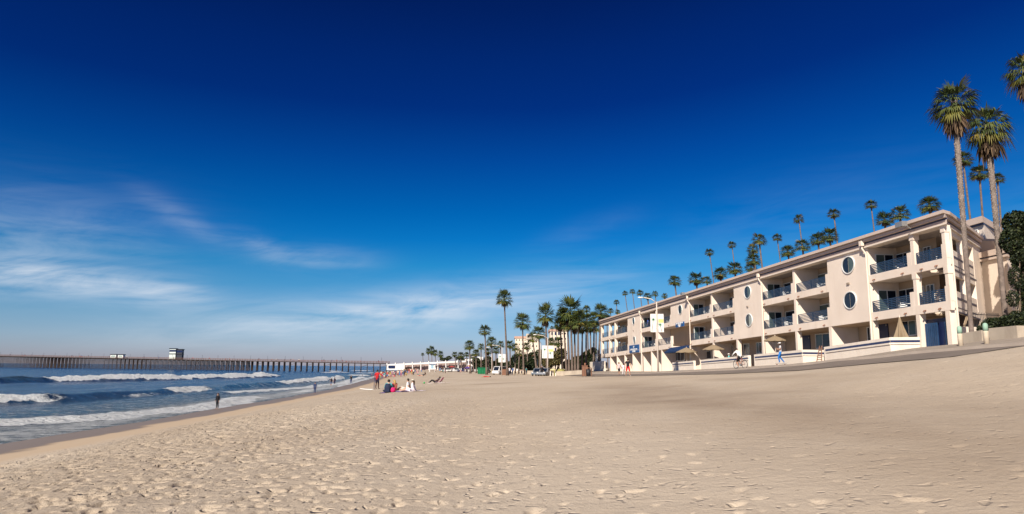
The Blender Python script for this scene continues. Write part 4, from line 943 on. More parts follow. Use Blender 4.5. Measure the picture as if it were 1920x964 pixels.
far_b = [('wide dry hillock of brush behind the silver car', [(1040,672,165,16,13),(1052,664,168,11,10),(1028,680,162,12,10),(1020,672,168,8,8)], hedge_o, 3500),
 ('dark hedge mass between the palm clump and the hotel', [(1100,676,160,13,17),(1112,668,162,11,16),(1092,684,158,10,11),(1120,683,158,8,12)], bush_g, 4500),
 ('dark leafy mass under the cream towers, centre', [(985,672,260,12,8),(998,668,262,10,8),(1012,664,262,10,9)], bush_g, 1800),
 ('dark bushes under the palm clump', [(1068,684,170,14,9),(1082,680,172,12,12)], bush_g, 2500),
 ('dark trees before the cream tower, left side', [(967,676,240,10,12),(978,684,230,12,9),(955,686,230,10,9),(988,678,235,9,10)], bush_g, 2600),
 ('dark bushes under the leaning palm behind the cars', [(1000,682,200,12,11),(1010,676,200,8,9),(992,690,195,8,6)], bush_g, 2400),
 ('dark bushes behind the white far banner', [(938,682,230,11,11),(925,686,230,9,9),(948,690,225,8,6)], bush_g, 2200),
 ('dark bushes behind the green skip', [(905,684,250,11,9),(893,680,250,9,9),(915,676,250,8,9)], bush_g, 2200),
 ('scrubby trees at the right end of the white arcade', [(873,678,300,9,6),(884,684,300,8,6),(862,672,320,8,4)], bush_g, 1500),
 ('low sprawling tree just above the arcade roof', [(833,674,380,9,3),(842,671,380,6,3.5)], bush_g, 700)]
for lb, pts, m, n in far_b: bush('shrubbery', lb, 'bushes', pts, n, .30, m, 'bushes along the shore road', trunk=.2)

# ------------------------------------------------------------------ buildings beyond
def block(name, label, px0, px1, ytop, ybot, d, depth, m, rows, cols, wc=glass, roof=None, group=None, wf=.45, skew=0., cat='building', win_h=.5):
    a = on_d(px0, ytop, d); b_ = on_d(px1, ytop, d*(1+skew)); zb_ = on_d(px0, ybot, d).z; zt_ = a.z
    r_ = thing(name, label, cat, (a.x, a.y, zb_), 0, group); ux = Vector((b_.x-a.x, b_.y-a.y, 0)); w = ux.length; ux.normalize(); uy = Vector((-ux.y, ux.x, 0)); h = zt_-zb_
    def pr(mb, x0, x1, y0, y1, z0, z1):
        q = [ux*x0+uy*y0, ux*x1+uy*y0, ux*x1+uy*y1, ux*x0+uy*y1]; mb.hexa([(p.x, p.y, z0) for p in q], [(p.x, p.y, z1) for p in q]); return mb
    pr(MB(), 0, w, 0, depth, -1, h).build('wall', m, r_)
    if roof: pr(MB(), -.5, w+.5, -.5, depth+.5, h, h+max(.5, h*.06)).build('roof', roof, r_)
    else: pr(MB(), -.1, w+.1, -.1, .25, h, h+.35).build('parapet', m, r_)
    for i in range(rows):
        for j in range(cols):
            x = w*(j+.5)/cols; z = h*(i+.55)/rows; ww = w/cols*wf/2; hh = h/rows*win_h/2
            f = pr(MB(), x-ww-.08, x+ww+.08, -.05, .02, z-hh-.08, z+hh+.08).build('window', m, r_)
            q = pr(MB(), x-ww, x+ww, -.09, -.04, z-hh, z+hh).build('pane', wc); q.parent = f
    return r_
crm = mat('cream_render', (.72,.63,.52), .85, .06, .3); crm2 = mat('pink_roof', (.50,.32,.25), .85, .1, .3); wht = mat('white_render', (.78,.76,.74), .8, .05, .2); redr = mat('red_roof', (.36,.13,.08), .8, .15, 1)
G1 = 'cream tower blocks behind the palms'
block('tower_block', 'left cream tower block with pinkish roof between palms', 966, 987, 634, 690, 470, 20, crm, 7, 4, roof=crm2, group=G1, wf=.3, win_h=.35)
block('tower_block', 'middle cream tower block, lit end face, half behind palms', 987, 1010, 627, 690, 455, 20, crm, 7, 3, roof=None, group=G1, wf=.22, win_h=.35)
block('tower_block', 'right cream tower block with stacked dark balconies', 1032, 1051, 621, 690, 460, 22, crm, 7, 3, wc=navyp, roof=crm2, group=G1, wf=.5, win_h=.6)
block('tower_block', 'rightmost cream tower block with pairs of small windows', 1051, 1063, 621, 690, 459, 22, crm, 7, 2, roof=crm2, group=G1, wf=.35, win_h=.3)
G2 = 'low buildings along the shore road'
block('white_house', 'long white house with a red tiled roof behind the road', 952, 974, 683, 692, 250, 10, wht, 1, 3, roof=redr, group=G2, wf=.25)
block('white_house', 'white flat roofed house behind the green skip', 896, 905, 671, 690, 270, 10, wht, 2, 2, group=G2, wf=.4)
block('white_house', 'white gabled house between the skip and the far banner', 913, 922, 670, 692, 265, 10, wht, 2, 2, group=G2, wf=.3)
block('white_house', 'white house at the right end of the arcade', 872, 888, 675, 694, 290, 10, wht, 2, 5, wc=navyp, group=G2, wf=.5)
block('white_house', 'pink and cream house below the left tower block', 975, 1000, 668, 690, 300, 10, mat('salmon', (.62,.42,.32), .8), 2, 5, roof=redr, group=G2, wf=.3)
# white stepped chimney-like wall next to the hotel end
t = 151.6; r_ = thing('white_shed', 'narrow white wall block just left of the hotel end', 'wall', W(t, 27.6, g(t, 27.6)))
prism(AB(), [(t-.2, 27.5), (t+1.6, 27.5), (t+1.6, 28.4), (t-.2, 28.4)], 2., lambda q: EYE+3.0).build('wall', wht, r_); prism(AB(), [(t+.1, 27.7), (t+1.2, 27.7), (t+1.2, 28.2), (t+.1, 28.2)], 4, EYE+3.7).build('chimney', wht, r_)
# the white arcade at the foot of the pier
r_ = thing('white_arcade', 'long white concrete arcade wall with posts at the foot of the pier', 'building', on_d(800, 693, 330))
apts = [(725, 345), (741, 338), (757, 331), (772.5, 324), (788, 317), (803.5, 310), (820, 303), (835, 296), (858, 285), (873, 278)]
def at_pt(px, d, z): q = on_d(px, 690, d); return Vector((q.x, q.y, z))
def zy(px, py, d): return on_d(px, py, d).z
for i, ((xa, da), (xb, db)) in enumerate(zip(apts[:-1], apts[1:])):
    ta_, tb_ = 683-(xa-725)*.047, 683-(xb-725)*.047
    b = AB()
    def pan(x0, d0, x1, d1, ya0, ya1, yb0, yb1, th=1.2):
        A0_, B0_ = at_pt(x0, d0, zy(x0, yb0, d0)), at_pt(x1, d1, zy(x1, yb1, d1)); A1_, B1_ = at_pt(x0, d0, zy(x0, ya0, d0)), at_pt(x1, d1, zy(x1, ya1, d1)); k = Vector((.2, th, 0))
        b.hexa([A0_, B0_, B0_+k, A0_+k], [A1_, B1_, B1_+k, A1_+k])
    solid = i in (0, 1)
    if solid: pan(xa, da, xb, db, ta_, tb_, 694, 694)
    else: pan(xa, da, xb, db, ta_, tb_, ta_+3.2, tb_+3.2); pan(xa, da, xa+1.6, da-.7, ta_+3.2, ta_+3.2, 694, 694)
    b.build('arcade_bay', wht, r_)
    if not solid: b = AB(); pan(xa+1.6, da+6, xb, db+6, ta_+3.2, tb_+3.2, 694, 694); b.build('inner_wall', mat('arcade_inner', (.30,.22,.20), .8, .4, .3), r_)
    b = AB(); pan(xa-.6, da-.5, xa+.7, da-.8, ta_-2.2, ta_-2.2, ta_+2, ta_+2, 1.5); b.build('finial', wht, r_)
b = AB(); pan(728, 343.0, 740, 337.8, 685.5, 685.5, 690.3, 690.3, .2); b.build('window', navyp, r_)

# ------------------------------------------------------------------ the pier
pa = on_d(730, 690, 430); pb = on_d(-70, 690, 640); pa.z = pb.z = 0
dirp = (pb-pa).normalized(); LP = (pb-pa).length; bent = Vector((math.sin(-.195), math.cos(-.195), 0)); deckz = lambda u: 5.35+5.0*u
pier = thing('wooden_pier', 'long dark wooden pier on many piles reaching far into the sea', 'pier', pa)
def pp(s, w=0., z=0.): q = dirp*s+bent*w; return Vector((q.x, q.y, z))
b = MB(); zt = lambda s: deckz(s/LP)
b.hexa([pp(0,0,zt(0)-.55), pp(0,8,zt(0)-.55), pp(LP,8,zt(LP)-.55), pp(LP,0,zt(LP)-.55)], [pp(0,0,zt(0)), pp(0,8,zt(0)), pp(LP,8,zt(LP)), pp(LP,0,zt(LP))]); b.build('deck', wood, pier)
b = MB()
for w in (0, 7.9):
    for dz in (.35, .7, 1.05): b.hexa([pp(0,w,zt(0)+dz-.05), pp(0,w+.08,zt(0)+dz-.05), pp(LP,w+.08,zt(LP)+dz-.05), pp(LP,w,zt(LP)+dz-.05)], [pp(0,w,zt(0)+dz+.06), pp(0,w+.08,zt(0)+dz+.06), pp(LP,w+.08,zt(LP)+dz+.06), pp(LP,w,zt(LP)+dz+.06)])
    for k in range(int(LP/2.4)): b.tube([pp(k*2.4, w, zt(k*2.4)), pp(k*2.4, w, zt(k*2.4)+1.1)], .07, 4)
b.build('railing', woodr, pier)
nb = 96; step = LP/nb
for k in range(nb):
    s = 2+k*step; b = MB(); rr = random.Random(k); near = k < 24
    for w in ((.4, 2.8, 5.2, 7.6) if near else (.4, 1.9, 3.4, 4.9, 6.4, 7.9)):
        ds = rr.uniform(-.12, .12); dq = 0 if near else -w*.22; b.tube([pp(s+ds+dq, w, -1.5), pp(s+dq, w, zt(s)-.5)], .26 if near else .22, 6)
    b.hexa([pp(s-.2,0,zt(s)-.95), pp(s+.2,0,zt(s)-.95), pp(s+.2,8,zt(s)-.95), pp(s-.2,8,zt(s)-.95)], [pp(s-.2,0,zt(s)-.56), pp(s+.2,0,zt(s)-.56), pp(s+.2,8,zt(s)-.56), pp(s-.2,8,zt(s)-.56)])
    if k % 3 == 0: b.tube([pp(s, .4, zt(s)-1.2), pp(s+step, .4, zt(s)-2.6)], .09, 4)
    b.build('pile_bent', wood, pier)
for k in range(30):
    s = 6+k*LP/30; b = MB(); b.tube([pp(s, .3, zt(s)), pp(s, .3, zt(s)+3.0)], .06, 4); b.ball(pp(s, .3, zt(s)+3.1), .14, 6); b.build('lamp_post', darkm, pier)
def on_pier(px, w=3.):                                    # distance along the pier at picture column px
    lo, hi = 0, LP
    for _ in range(40):
        m_ = (lo+hi)/2; q = pa+pp(m_, w); x = q.x/q.y*F+960
        if x > px: lo = m_
        else: hi = m_
    return lo
def pier_hut(label, xs, storeys):
    s = on_pier(xs[0]); L0 = pa+pp(s, 3.2, zt(s)); r_ = thing('pier_hut', label, 'hut', L0)
    for x0, x1, h, m_roof in xs[1]:
        sa_, sb_ = on_pier(x1), on_pier(x0); q0, q1 = pp(sa_-s, 0), pp(sb_-s, 0)
        def bx(mb, e, w0, w1, z0, z1): a_, b_ = q0-dirp*e, q1+dirp*e; c_ = bent*w0; d_ = bent*w1; mb.hexa([(*(a_+c_).xy, z0), (*(b_+c_).xy, z0), (*(b_+d_).xy, z0), (*(a_+d_).xy, z0)], [(*(a_+c_).xy, z1), (*(b_+c_).xy, z1), (*(b_+d_).xy, z1), (*(a_+d_).xy, z1)]); return mb
        bx(MB(), 0, -2, 3, -.3, h).build('wall', white if storeys == 1 else (mat('pale_green_wall', (.60,.66,.62), .7) if x0 < 339 else mat('dark_hut_wall', (.04,.045,.06), .7)), r_)
        bx(MB(), .5, -2.5, 3.5, h, h+.45).build('roof', darkm, r_)
        if storeys == 2: bx(MB(), .25, -2.35, 3.2, h*.48, h*.55).build('balcony_floor', darkm, r_); bx(MB(), .05, -2.08, 3, h*.72, h*.9).build('window_band', navyp, r_)
        else: bx(MB(), -.9, -2.06, -1.9, h*.25, h*.8).build('window', mat('shutter', (.35,.45,.42), .6), r_)
pier_hut('pair of small white huts with dark roofs standing on the pier', (230, [(218, 228, 2.6, 0), (232, 241, 2.5, 0)]), 1)
pier_hut('two storey lifeguard tower with dark roofs standing on the pier', (337, [(326.5, 338, 7.4, 0), (340, 350, 6.8, 0)]), 2)

# ------------------------------------------------------------------ people
SKIN = [flat('skin_light', (.52,.33,.24), .6), flat('skin_tan', (.38,.22,.15), .6), flat('skin_dark', (.14,.08,.055), .6)]
HAIR = {'dark': flat('hair_dark', (.018,.013,.011), .7), 'blond': flat('hair_blond', (.42,.27,.10), .7), 'brown': flat('hair_brown', (.08,.045,.025), .7), 'grey': flat('hair_grey', (.35,.33,.31), .7)}
def cloth(c): return flat('cloth_%02d_%02d_%02d' % tuple(int(x*99) for x in c), c, .85)
J0 = dict(pelvis=(0,0,.95), spine=(0,.0,1.12), chest=(0,-.01,1.33), neck=(0,0,1.49), head=(0,.02,1.60), crown=(0,.015,1.69))
for s, n in ((-1,'L'), (1,'R')):
    J0.update({'sh'+n:(.18*s,-.01,1.42), 'el'+n:(.235*s,-.02,1.14), 'wr'+n:(.245*s,.06,.89), 'ha'+n:(.24*s,.09,.80), 'hp'+n:(.085*s,0,.90), 'th'+n:(.095*s,.01,.70), 'kn'+n:(.10*s,.02,.50), 'ca'+n:(.10*s,-.02,.32), 'an'+n:(.10*s,-.03,.09), 'to'+n:(.115*s,.13,.035)})
RAD = dict(pelvis=.125, spine=.11, chest=.135, neck=.055, head=.088, crown=.062, sh=.062, el=.042, wr=.028, ha=.034, hp=.088, th=.082, kn=.056, ca=.054, an=.036, to=.034)
BONES = [('pelvis','spine','shirt'), ('spine','chest','shirt'), ('chest','neck','shirt'), ('neck','head','skin'), ('head','crown','skin')]
for n in 'LR': BONES += [('chest','sh'+n,'shirt'), ('sh'+n,'el'+n,'sleeve'), ('el'+n,'wr'+n,'cuff'), ('wr'+n,'ha'+n,'skin'), ('pelvis','hp'+n,'pants'), ('hp'+n,'th'+n,'pants'), ('th'+n,'kn'+n,'pants'), ('kn'+n,'ca'+n,'shin'), ('ca'+n,'an'+n,'shin'), ('an'+n,'to'+n,'shoe')]
def pose(kind, seed=0):
    J = {k: Vector(v) for k, v in J0.items()}; rr = random.Random(seed)
    def legs(side, knee, ankle, toe):
        h = J['hp'+side]; k = Vector(knee); a = Vector(ankle); J['th'+side] = (h+k)/2; J['kn'+side] = k; J['ca'+side] = k*.55+a*.45; J['an'+side] = a; J['to'+side] = Vector(toe)
    def arm(side, el, wr, ha): J['el'+side], J['wr'+side], J['ha'+side] = Vector(el), Vector(wr), Vector(ha)
    def shift(names, d):
        for n in names: J[n] = J[n]+Vector(d)
    upper = ['spine','chest','neck','head','crown','shL','shR','elL','elR','wrL','wrR','haL','haR']
    if kind == 'walk':
        q = rr.choice((-1, 1)); f, bk = ('L','R') if q > 0 else ('R','L'); sf = -1 if f == 'L' else 1
        legs(f, (.09*sf,.20,.52), (.09*sf,.30,.10), (.10*sf,.46,.07)); legs(bk, (-.09*sf,-.02,.49), (-.09*sf,-.30,.14), (-.09*sf,-.19,.035))
        arm(bk, (-.235*sf,.08,1.15), (-.23*sf,.25,.98), (-.22*sf,.31,.92)); arm(f, (.24*sf,-.14,1.16), (.25*sf,-.20,.92), (.25*sf,-.19,.83))
    elif kind == 'wide':
        for s, n in ((-1,'L'),(1,'R')): legs(n, (.16*s,.02,.50), (.21*s,-.02,.09), (.25*s,.13,.035)); arm(n, (.30*s,-.03,1.17), (.34*s,.04,.93), (.34*s,.06,.84))
    elif kind == 'hands_up_front':
        arm('L', (-.24,.06,1.17), (-.10,.26,1.30), (-.07,.29,1.38)); arm('R', (.24,.06,1.17), (.10,.25,1.28), (.07,.29,1.36))
        legs('L', (-.10,.08,.50), (-.12,.02,.09), (-.14,.17,.035)); legs('R', (.11,-.02,.50), (.13,-.14,.09), (.15,.01,.035))
    elif kind == 'arm_out':
        arm('R', (.40,.05,1.28), (.55,.12,1.13), (.60,.14,1.07)); arm('L', (-.27,.02,1.16), (-.30,.10,.92), (-.30,.12,.83))
        legs('R', (.12,.05,.5), (.14,.03,.09), (.17,.18,.035))
    elif kind in ('sit', 'sit_long', 'sit_knees'):
        dz = -.84; names = ['pelvis','hpL','hpR']+upper; shift(names, (0,0,dz))
        for n in upper: J[n] = J[n]+Vector((0, (.12 if kind == 'sit_knees' else -.03)*(J[n].z)/.6, 0))
        for s, n in ((-1,'L'),(1,'R')):
            if kind == 'sit_long': legs(n, (.10*s,.44,.15+.06*(s+1)), (.09*s,.86,.06), (.10*s,.90,.20)); arm(n, (.26*s,-.12,.30), (.28*s,-.22,.10), (.29*s,-.23,.04))
            elif kind == 'sit_knees': legs(n, (.14*s,.36,.42), (.13*s,.62,.08), (.14*s,.76,.05)); arm(n, (.24*s,.24,.40), (.10*s,.46,.38), (.05*s,.52,.36))
            else: legs(n, (.34*s,.30,.13), (.08*s,.38,.07), (.0*s,.42,.05)); arm(n, (.26*s,.06,.34), (.18*s,.26,.24), (.14*s,.33,.20))
    elif kind == 'recline':
        for k in J: J[k] = J[k]+Vector((0,0,-.80))
        for n in upper:
            z = J[n].z-.15; J[n] = Vector((J[n].x, -.62*z-.02+J[n].y, .15+.72*z))
        for s, n in ((-1,'L'),(1,'R')): legs(n, (.11*s,.42,.36), (.11*s,.74,.08), (.12*s,.84,.14)); arm(n, (.27*s,-.28,.38), (.22*s,.02,.30), (.20*s,.10,.28))
    elif kind == 'lie':
        for k in J: v = J[k]; J[k] = Vector((v.x, -(v.z-.95), .13+v.y*.6))
        for s, n in ((-1,'L'),(1,'R')): arm(n, (.30*s,-.24,.07), (.30*s,.02,.06), (.30*s,.10,.05)); legs(n, (.11*s,.44,.20 if s > 0 else .10), (.11*s,.84,.07), (.12*s,.92,.12))
    elif kind == 'cycle':
        for n in upper: z = J[n].z-.95; J[n] = Vector((J[n].x, J[n].y+z*.62, .95+z*.80))
        for s, n in ((-1,'L'),(1,'R')):
            arm(n, (.27*s,.42,1.15), (.27*s,.60,1.0), (.26*s,.66,.98))
            legs(n, (.11*s,.34 if s > 0 else .26,.72 if s > 0 else .52), (.12*s,.16 if s > 0 else .10,.40 if s > 0 else .14), (.13*s,.30 if s > 0 else .25,.36 if s > 0 else .10))
    elif kind == 'wade':
        legs('L', (-.13,.10,.50), (-.14,.02,.1), (-.15,.15,.04)); arm('L', (-.34,.05,1.25), (-.45,.12,1.1), (-.48,.15,1.05)); arm('R', (.34,.05,1.25), (.42,.16,1.1), (.45,.2,1.05))
    elif kind == 'balance':
        legs('L', (-.10,.16,.52), (-.08,.10,.12), (-.02,.24,.06)); legs('R', (.10,.02,.52), (.08,-.28,.12), (.14,-.16,.06))
        arm('L', (-.24,.02,1.16), (-.14,.22,1.20), (-.10,.27,1.26)); arm('R', (.24,.0,1.16), (.16,.24,1.14), (.12,.30,1.20))
    return J
_skel = {}
def body_mesh(kind, long_sleeve, long_pants, shoes, dress, seed, detail):
    key = (kind, long_sleeve, long_pants, shoes, dress, seed, detail)
    if key in _skel: return _skel[key]
    J = pose(kind, seed); names = list(J); me = bpy.data.meshes.new('skeleton')
    me.from_pydata([J[n] for n in names], [(names.index(a), names.index(b)) for a, b, _ in BONES], []); o = bpy.data.objects.new('skeleton', me); COL.objects.link(o)
    md = o.modifiers.new('s', 'SKIN'); sv = me.skin_vertices[0].data
    for i, n in enumerate(names):
        r = RAD.get(n, RAD.get(n[:-1], .05))*(1.0 if n in ('head','crown') else 1.22); fy = 1.
        if n in ('chest','spine','pelvis'): sv[i].radius = (r*1.12, r*.86)
        else: sv[i].radius = (r, r)
        sv[i].use_root = n == 'pelvis'
    md.use_smooth_shade = True; md.branch_smoothing = .3
    s2 = o.modifiers.new('d', 'SUBSURF'); s2.levels = s2.render_levels = 2 if detail else 1
    dg = bpy.context.evaluated_depsgraph_get(); out = bpy.data.meshes.new_from_object(o.evaluated_get(dg)); bpy.data.objects.remove(o)
    bones = []
    for a, b, k in BONES:
        ra, rb = [RAD.get(n, RAD.get(n[:-1], .05)) for n in (a, b)]; bones.append((np.array(J[a]), np.array(J[b]), k, ra, rb))
    slot = {'skin':0, 'shirt':1, 'pants':2, 'shoe':3 if shoes else 0}
    slot['sleeve'] = 1; slot['cuff'] = 1 if long_sleeve else 0; slot['shin'] = 2 if long_pants else (0)
    n = len(out.polygons); ctr = np.zeros(n*3); out.polygons.foreach_get('center', ctr); ctr = ctr.reshape(-1, 3); best = np.full(n, 1e9); idx = np.zeros(n, np.int32)
    for a, b, k, ra, rb in bones:
        ab = b-a; t = np.clip(((ctr-a)@ab)/(ab@ab), 0, 1); q = a+t[:, None]*ab; d = np.linalg.norm(ctr-q, axis=1)-(ra*(1-t)+rb*t)*.9
        v = slot[k]+0*t
        if k == 'sleeve' and not long_sleeve: v = np.where(t > .55, 0, 1)
        if k == 'pants' and dress: v = np.ones_like(t)
        if k == 'shirt' and tuple(b) == tuple(np.array(J['neck'])): v = np.where(t > .75, 0, 1)
        m = d < best; best[m] = d[m]; idx[m] = v[m]
    # hands, face
    bm = bmesh.new(); bm.from_mesh(out); nb_ = len(bm.faces)
    def add_tube(p, q, r0, r1, sl, n=6):
        mb = MB(); mb.tube([p, (Vector(p)+Vector(q))/2, q], [r0, r0*.92, r1], n); vs = [bm.verts.new(v) for v in mb.v]
        for f in mb.f: fa = bm.faces.new([vs[i] for i in f]); ex.append(sl)
    def add_ball(c, r, sl, n=8):
        mb = MB(); mb.ball(c, r, n); vs = [bm.verts.new(v) for v in mb.v]
        for f in mb.f:
            try: bm.faces.new([vs[i] for i in f]); ex.append(sl)
            except ValueError: pass
    ex = []
    if detail:
        for s in 'LR':
            w, h = J['wr'+s], J['ha'+s]; ax = (h-w).normalized(); sd = ax.cross(Vector((0,1,.2))).normalized()
            for k, (off, L_) in enumerate(((-.026,.062),(-.009,.072),(.009,.068),(.025,.054))):
                a0 = h+sd*off+ax*.022; a1 = a0+ax*L_*.55; a2 = a1+(ax*.8+Vector((0,.45,0))).normalized()*L_*.45
                add_tube(a0, a1, .0085, .0080, 0, 5); add_tube(a1, a2, .0080, .006, 0, 5)
            a0 = w+(h-w)*.5+sd*.026; add_tube(a0, a0+(ax*.7+sd*.7).normalized()*.05, .010, .007, 0, 5)
        hd = J['head']; up = (J['crown']-J['neck']).normalized(); fw = Vector((0,1,0))-up*up.y; fw.normalize(); rt = fw.cross(up)
        add_ball(hd+fw*.088-up*.012, (.012,.016,.02), 0, 6)
        for q in (-1, 1): add_ball(hd+rt*.086*q-up*.005, (.012,.018,.028), 0, 6); add_ball(hd+rt*.032*q+fw*.079+up*.018, .009, 4, 6)
        add_ball(hd+fw*.078-up*.05, (.022,.007,.006), 5, 6)
    bm.to_mesh(out); bm.free(); allx = np.concatenate([idx[:n], np.array(ex, np.int32)]) if ex else idx
    for k in range(6): out.materials.append(None)
    out.polygons.foreach_set('material_index', allx.astype(np.int32)); out.polygons.foreach_set('use_smooth', np.ones(len(out.polygons), bool))
    _skel[key] = (out, J); return _skel[key]
lipm = flat('lips', (.35,.12,.10)); eyem = flat('eyes', (.02,.02,.02), .3)
def hair_mesh(J, length, m):
    hd = J['head']; up = (J['crown']-J['neck']).normalized(); b = MB(); b.ball(hd+up*.022-Vector((0,.014,0)), (.098,.104,.108), 12)
    keep = [i for i, f in enumerate(b.f) if not ((sum((Vector(b.v[j])-hd).y for j in f)/len(f) > .035) and (sum((Vector(b.v[j])-hd).dot(up) for j in f)/len(f) < .055)) and sum((Vector(b.v[j])-hd).dot(up) for j in f)/len(f) > (-.06)]
    b.f = [b.f[i] for i in keep]; b.m = [0]*len(b.f)
    if length: b.tube([hd+Vector((0,-.065,.03)), hd+Vector((0,-.095,-.08)), hd+Vector((0,-.10,-.08-length))], [.07,.085,.05], 8)
    return b
def person(label, loc, face, kind='stand', h=1.72, skin=1, shirt=(.5,.5,.5), pants=(.05,.05,.08), shoes=None, sleeves=False, trousers=True, dress=False, hair='dark', hl=0., hat=None, group=None, seed=0, detail=True, bare=False):
    """face: compass of the gaze in shore coordinates, 0 = along the shore away from the camera, 90 = towards the hotel"""
    me, J = body_mesh(kind, sleeves, trousers, shoes is not None, dress, seed, detail); k = h/1.72
    r_ = thing('person', label, 'person', loc, -R(face)-AZ*0, group); r_.scale = (k, k, k)
    q = me.copy(); sk = SKIN[skin]; q.materials[0] = sk; q.materials[1] = sk if bare else cloth(shirt); q.materials[2] = cloth(pants); q.materials[3] = cloth(shoes) if shoes else sk; q.materials[4] = eyem; q.materials[5] = lipm
    o = bpy.data.objects.new('body', q); COL.objects.link(o); o.parent = r_
    if detail or hat or hl:
        b = hair_mesh(J, hl, None); b.build('hair', HAIR[hair], r_, True)
    else:
        b = hair_mesh(J, 0, None); b.build('hair', HAIR[hair], r_, True)
    if hat:
        b = MB(); hd = J['head']; b.tube([hd+Vector((0,-.01,.045)), hd+Vector((0,-.01,.10)), hd+Vector((0,-.01,.125))], [.108,.10,.05], 12)
        if hat[1] == 'brim': b.tube([hd+Vector((0,-.01,.045)), hd+Vector((0,-.01,.055))], [.19,.18], 14)
        else: b.box(tuple(hd+Vector((-.07,.06,.045))), tuple(hd+Vector((.07,.19,.06))))
        b.build('hat', cloth(hat[0]), r_, True)
    return r_
def at(px, py, d=None, guess=None):
    """ground point under a pixel: march along the line of sight until it meets the ground"""
    r = ray(px, py); k = 4.
    while k < 900:
        x, y, z = r[0]*k, r[1]*k, EYE+r[2]*k; t, c = TC(x, y)
        if z <= g(t, c)+(.1 if c > 17 else 0): break
        k *= 1.004
    return t, c
def P2(px, d, dz=0.):
    q = on_d(px, 690, d); t, c = TC(q.x, q.y); return Vector((q.x, q.y, g(t, c)+dz))
# beach group near the middle
redman = P2(708, 68); person('man standing in a red shirt and dark shorts holding a bodyboard', redman, 20, 'arm_out', 1.8, 1, (.42,.015,.02), (.02,.02,.05), trousers=False, sleeves=True, seed=1)
def board(label, loc, rz, tilt, L_, w, m, name='bodyboard'):
    b = MB(); n = 10; vs = []; fs = []
    for i in range(n+1):
        u = i/n; ww = w/2*(math.sin(math.pi*min(1, .12+u*.95))**.45); z = .08*u**3
        vs += [(-ww, (u-.5)*L_, z), (ww, (u-.5)*L_, z), (ww, (u-.5)*L_, z+.05), (-ww, (u-.5)*L_, z+.05)]
    for i in range(n):
        for j in range(4): fs.append((i*4+j, i*4+(j+1)%4, (i+1)*4+(j+1)%4, (i+1)*4+j))
    fs += [(3,2,1,0), tuple(n*4+j for j in range(4))]; b.add(vs, fs); r_ = thing(name, label, 'surfboard', loc, rz); b.build('deck', m[0], r_)
    b = MB(); b.box((-w*.3, -L_*.3, .052), (w*.3, L_*.1, .06)); b.build('grip_pad', m[1], r_); r_.rotation_euler = (tilt, 0, rz); return r_
q = P2(702, 67.5); q.z += .55; board('dark and white bodyboard held upright beside the man in red', q, R(100), R(88), 1.15, .55, (navyp, white))
q = P2(694, 68); q.z += .03; board('white surfboard lying flat on the sand left of the man in red', q, R(70), 0, 2.1, .5, (plast, white), 'surfboard')
person('man in a teal plaid shirt sitting with his back to the camera', P2(730, 50.5), -12, 'sit', 1.8, 0, (.10,.36,.38), (.02,.025,.05), sleeves=True, hair='dark')
person('blond woman in blue sitting beside the man in teal', P2(742.5, 51), -40, 'sit_knees', 1.66, 0, (.45,.12,.09), (.03,.10,.22), hair='blond', hl=.25)
person('dark haired man in a white shirt sitting with legs stretched left', P2(765, 51.5), -86, 'sit_long', 1.74, 0, (.75,.75,.78), (.6,.55,.5), trousers=False, hair='dark')
person('woman in a white sun hat and white dress sitting on a towel', P2(774, 50), -84, 'sit_long', 1.66, 0, (.78,.72,.78), (.75,.7,.75), sleeves=True, trousers=False, dress=True, hair='brown', hl=.2, hat=((.62,.55,.45), 'brim'))
person('person in black reclining in a low beach chair', P2(818, 76), -80, 'recline', 1.7, 2, (.10,.10,.13), (.012,.012,.015), hair='dark')
person('sunbather in red lying flat on the open sand', P2(912, 118), -100, 'lie', 1.7, 1, (.55,.06,.05), (.45,.05,.05), trousers=False, hair='dark', detail=False)
def towel(label, px, d, m, w=.9, L_=1.8, rz=0.):
    q = P2(px, d); t, c = TC(q.x, q.y); b = MB(); n = 8
    vs = []; fs = []
    for i in range(n+1):
        for j in range(n+1):
            x = (i/n-.5)*w; y = (j/n-.5)*L_; X = x*math.cos(rz)-y*math.sin(rz); Y = x*math.sin(rz)+y*math.cos(rz); tt, cc = TC(q.x+X, q.y+Y); vs.append((X, Y, g(tt, cc)-q.z+.05+.025*math.sin(i*2.1+j*1.7)))
    for i in range(n):
        for j in range(n): k = i*(n+1)+j; fs.append((k, k+n+1, k+n+2, k+1))
    b.add(vs, fs); o = b.build('beach_towel', m); o.location = q; tag(o, label, 'towel'); return o
towel('pale towel spread under the two people dressed in white', 768, 50.2, cloth((.62,.55,.60)), 1.3, 2.2, R(80))
towel('purple towel peeping out under the couple in teal and blue', 742, 49.8, cloth((.10,.06,.22)), 1.2, 2.0, R(85))
towel('white towel under the low beach chair', 822, 75.5, cloth((.70,.62,.60)), .8, 2.4, R(80))
r_ = thing('beach_chair', 'low beach chair with pink side under the person in black', 'chair', P2(821.5, 76)); r_.rotation_euler.z = R(80)
b = MB(); b.box((-.28,-.25,.10), (.28,.2,.14)); b.build('seat', cloth((.55,.02,.16)), r_); b = MB(); b.hexa([(-.28,-.25,.12),(.28,-.25,.12),(.28,-.21,.12),(-.28,-.21,.12)], [(-.28,-.62,.62),(.28,-.62,.62),(.28,-.58,.62),(-.28,-.58,.62)]); b.build('backrest', cloth((.55,.02,.16)), r_)
for s in (-.29, .29): b = MB(); b.tube([(s,.2,.12),(s,-.25,.12),(s,-.6,.6)], .015, 5); b.tube([(s,.15,.12),(s,.15,0)], .015, 5); b.tube([(s,-.4,.35),(s,-.45,0)], .015, 5); b.build('chair_frame', metal_g, r_)
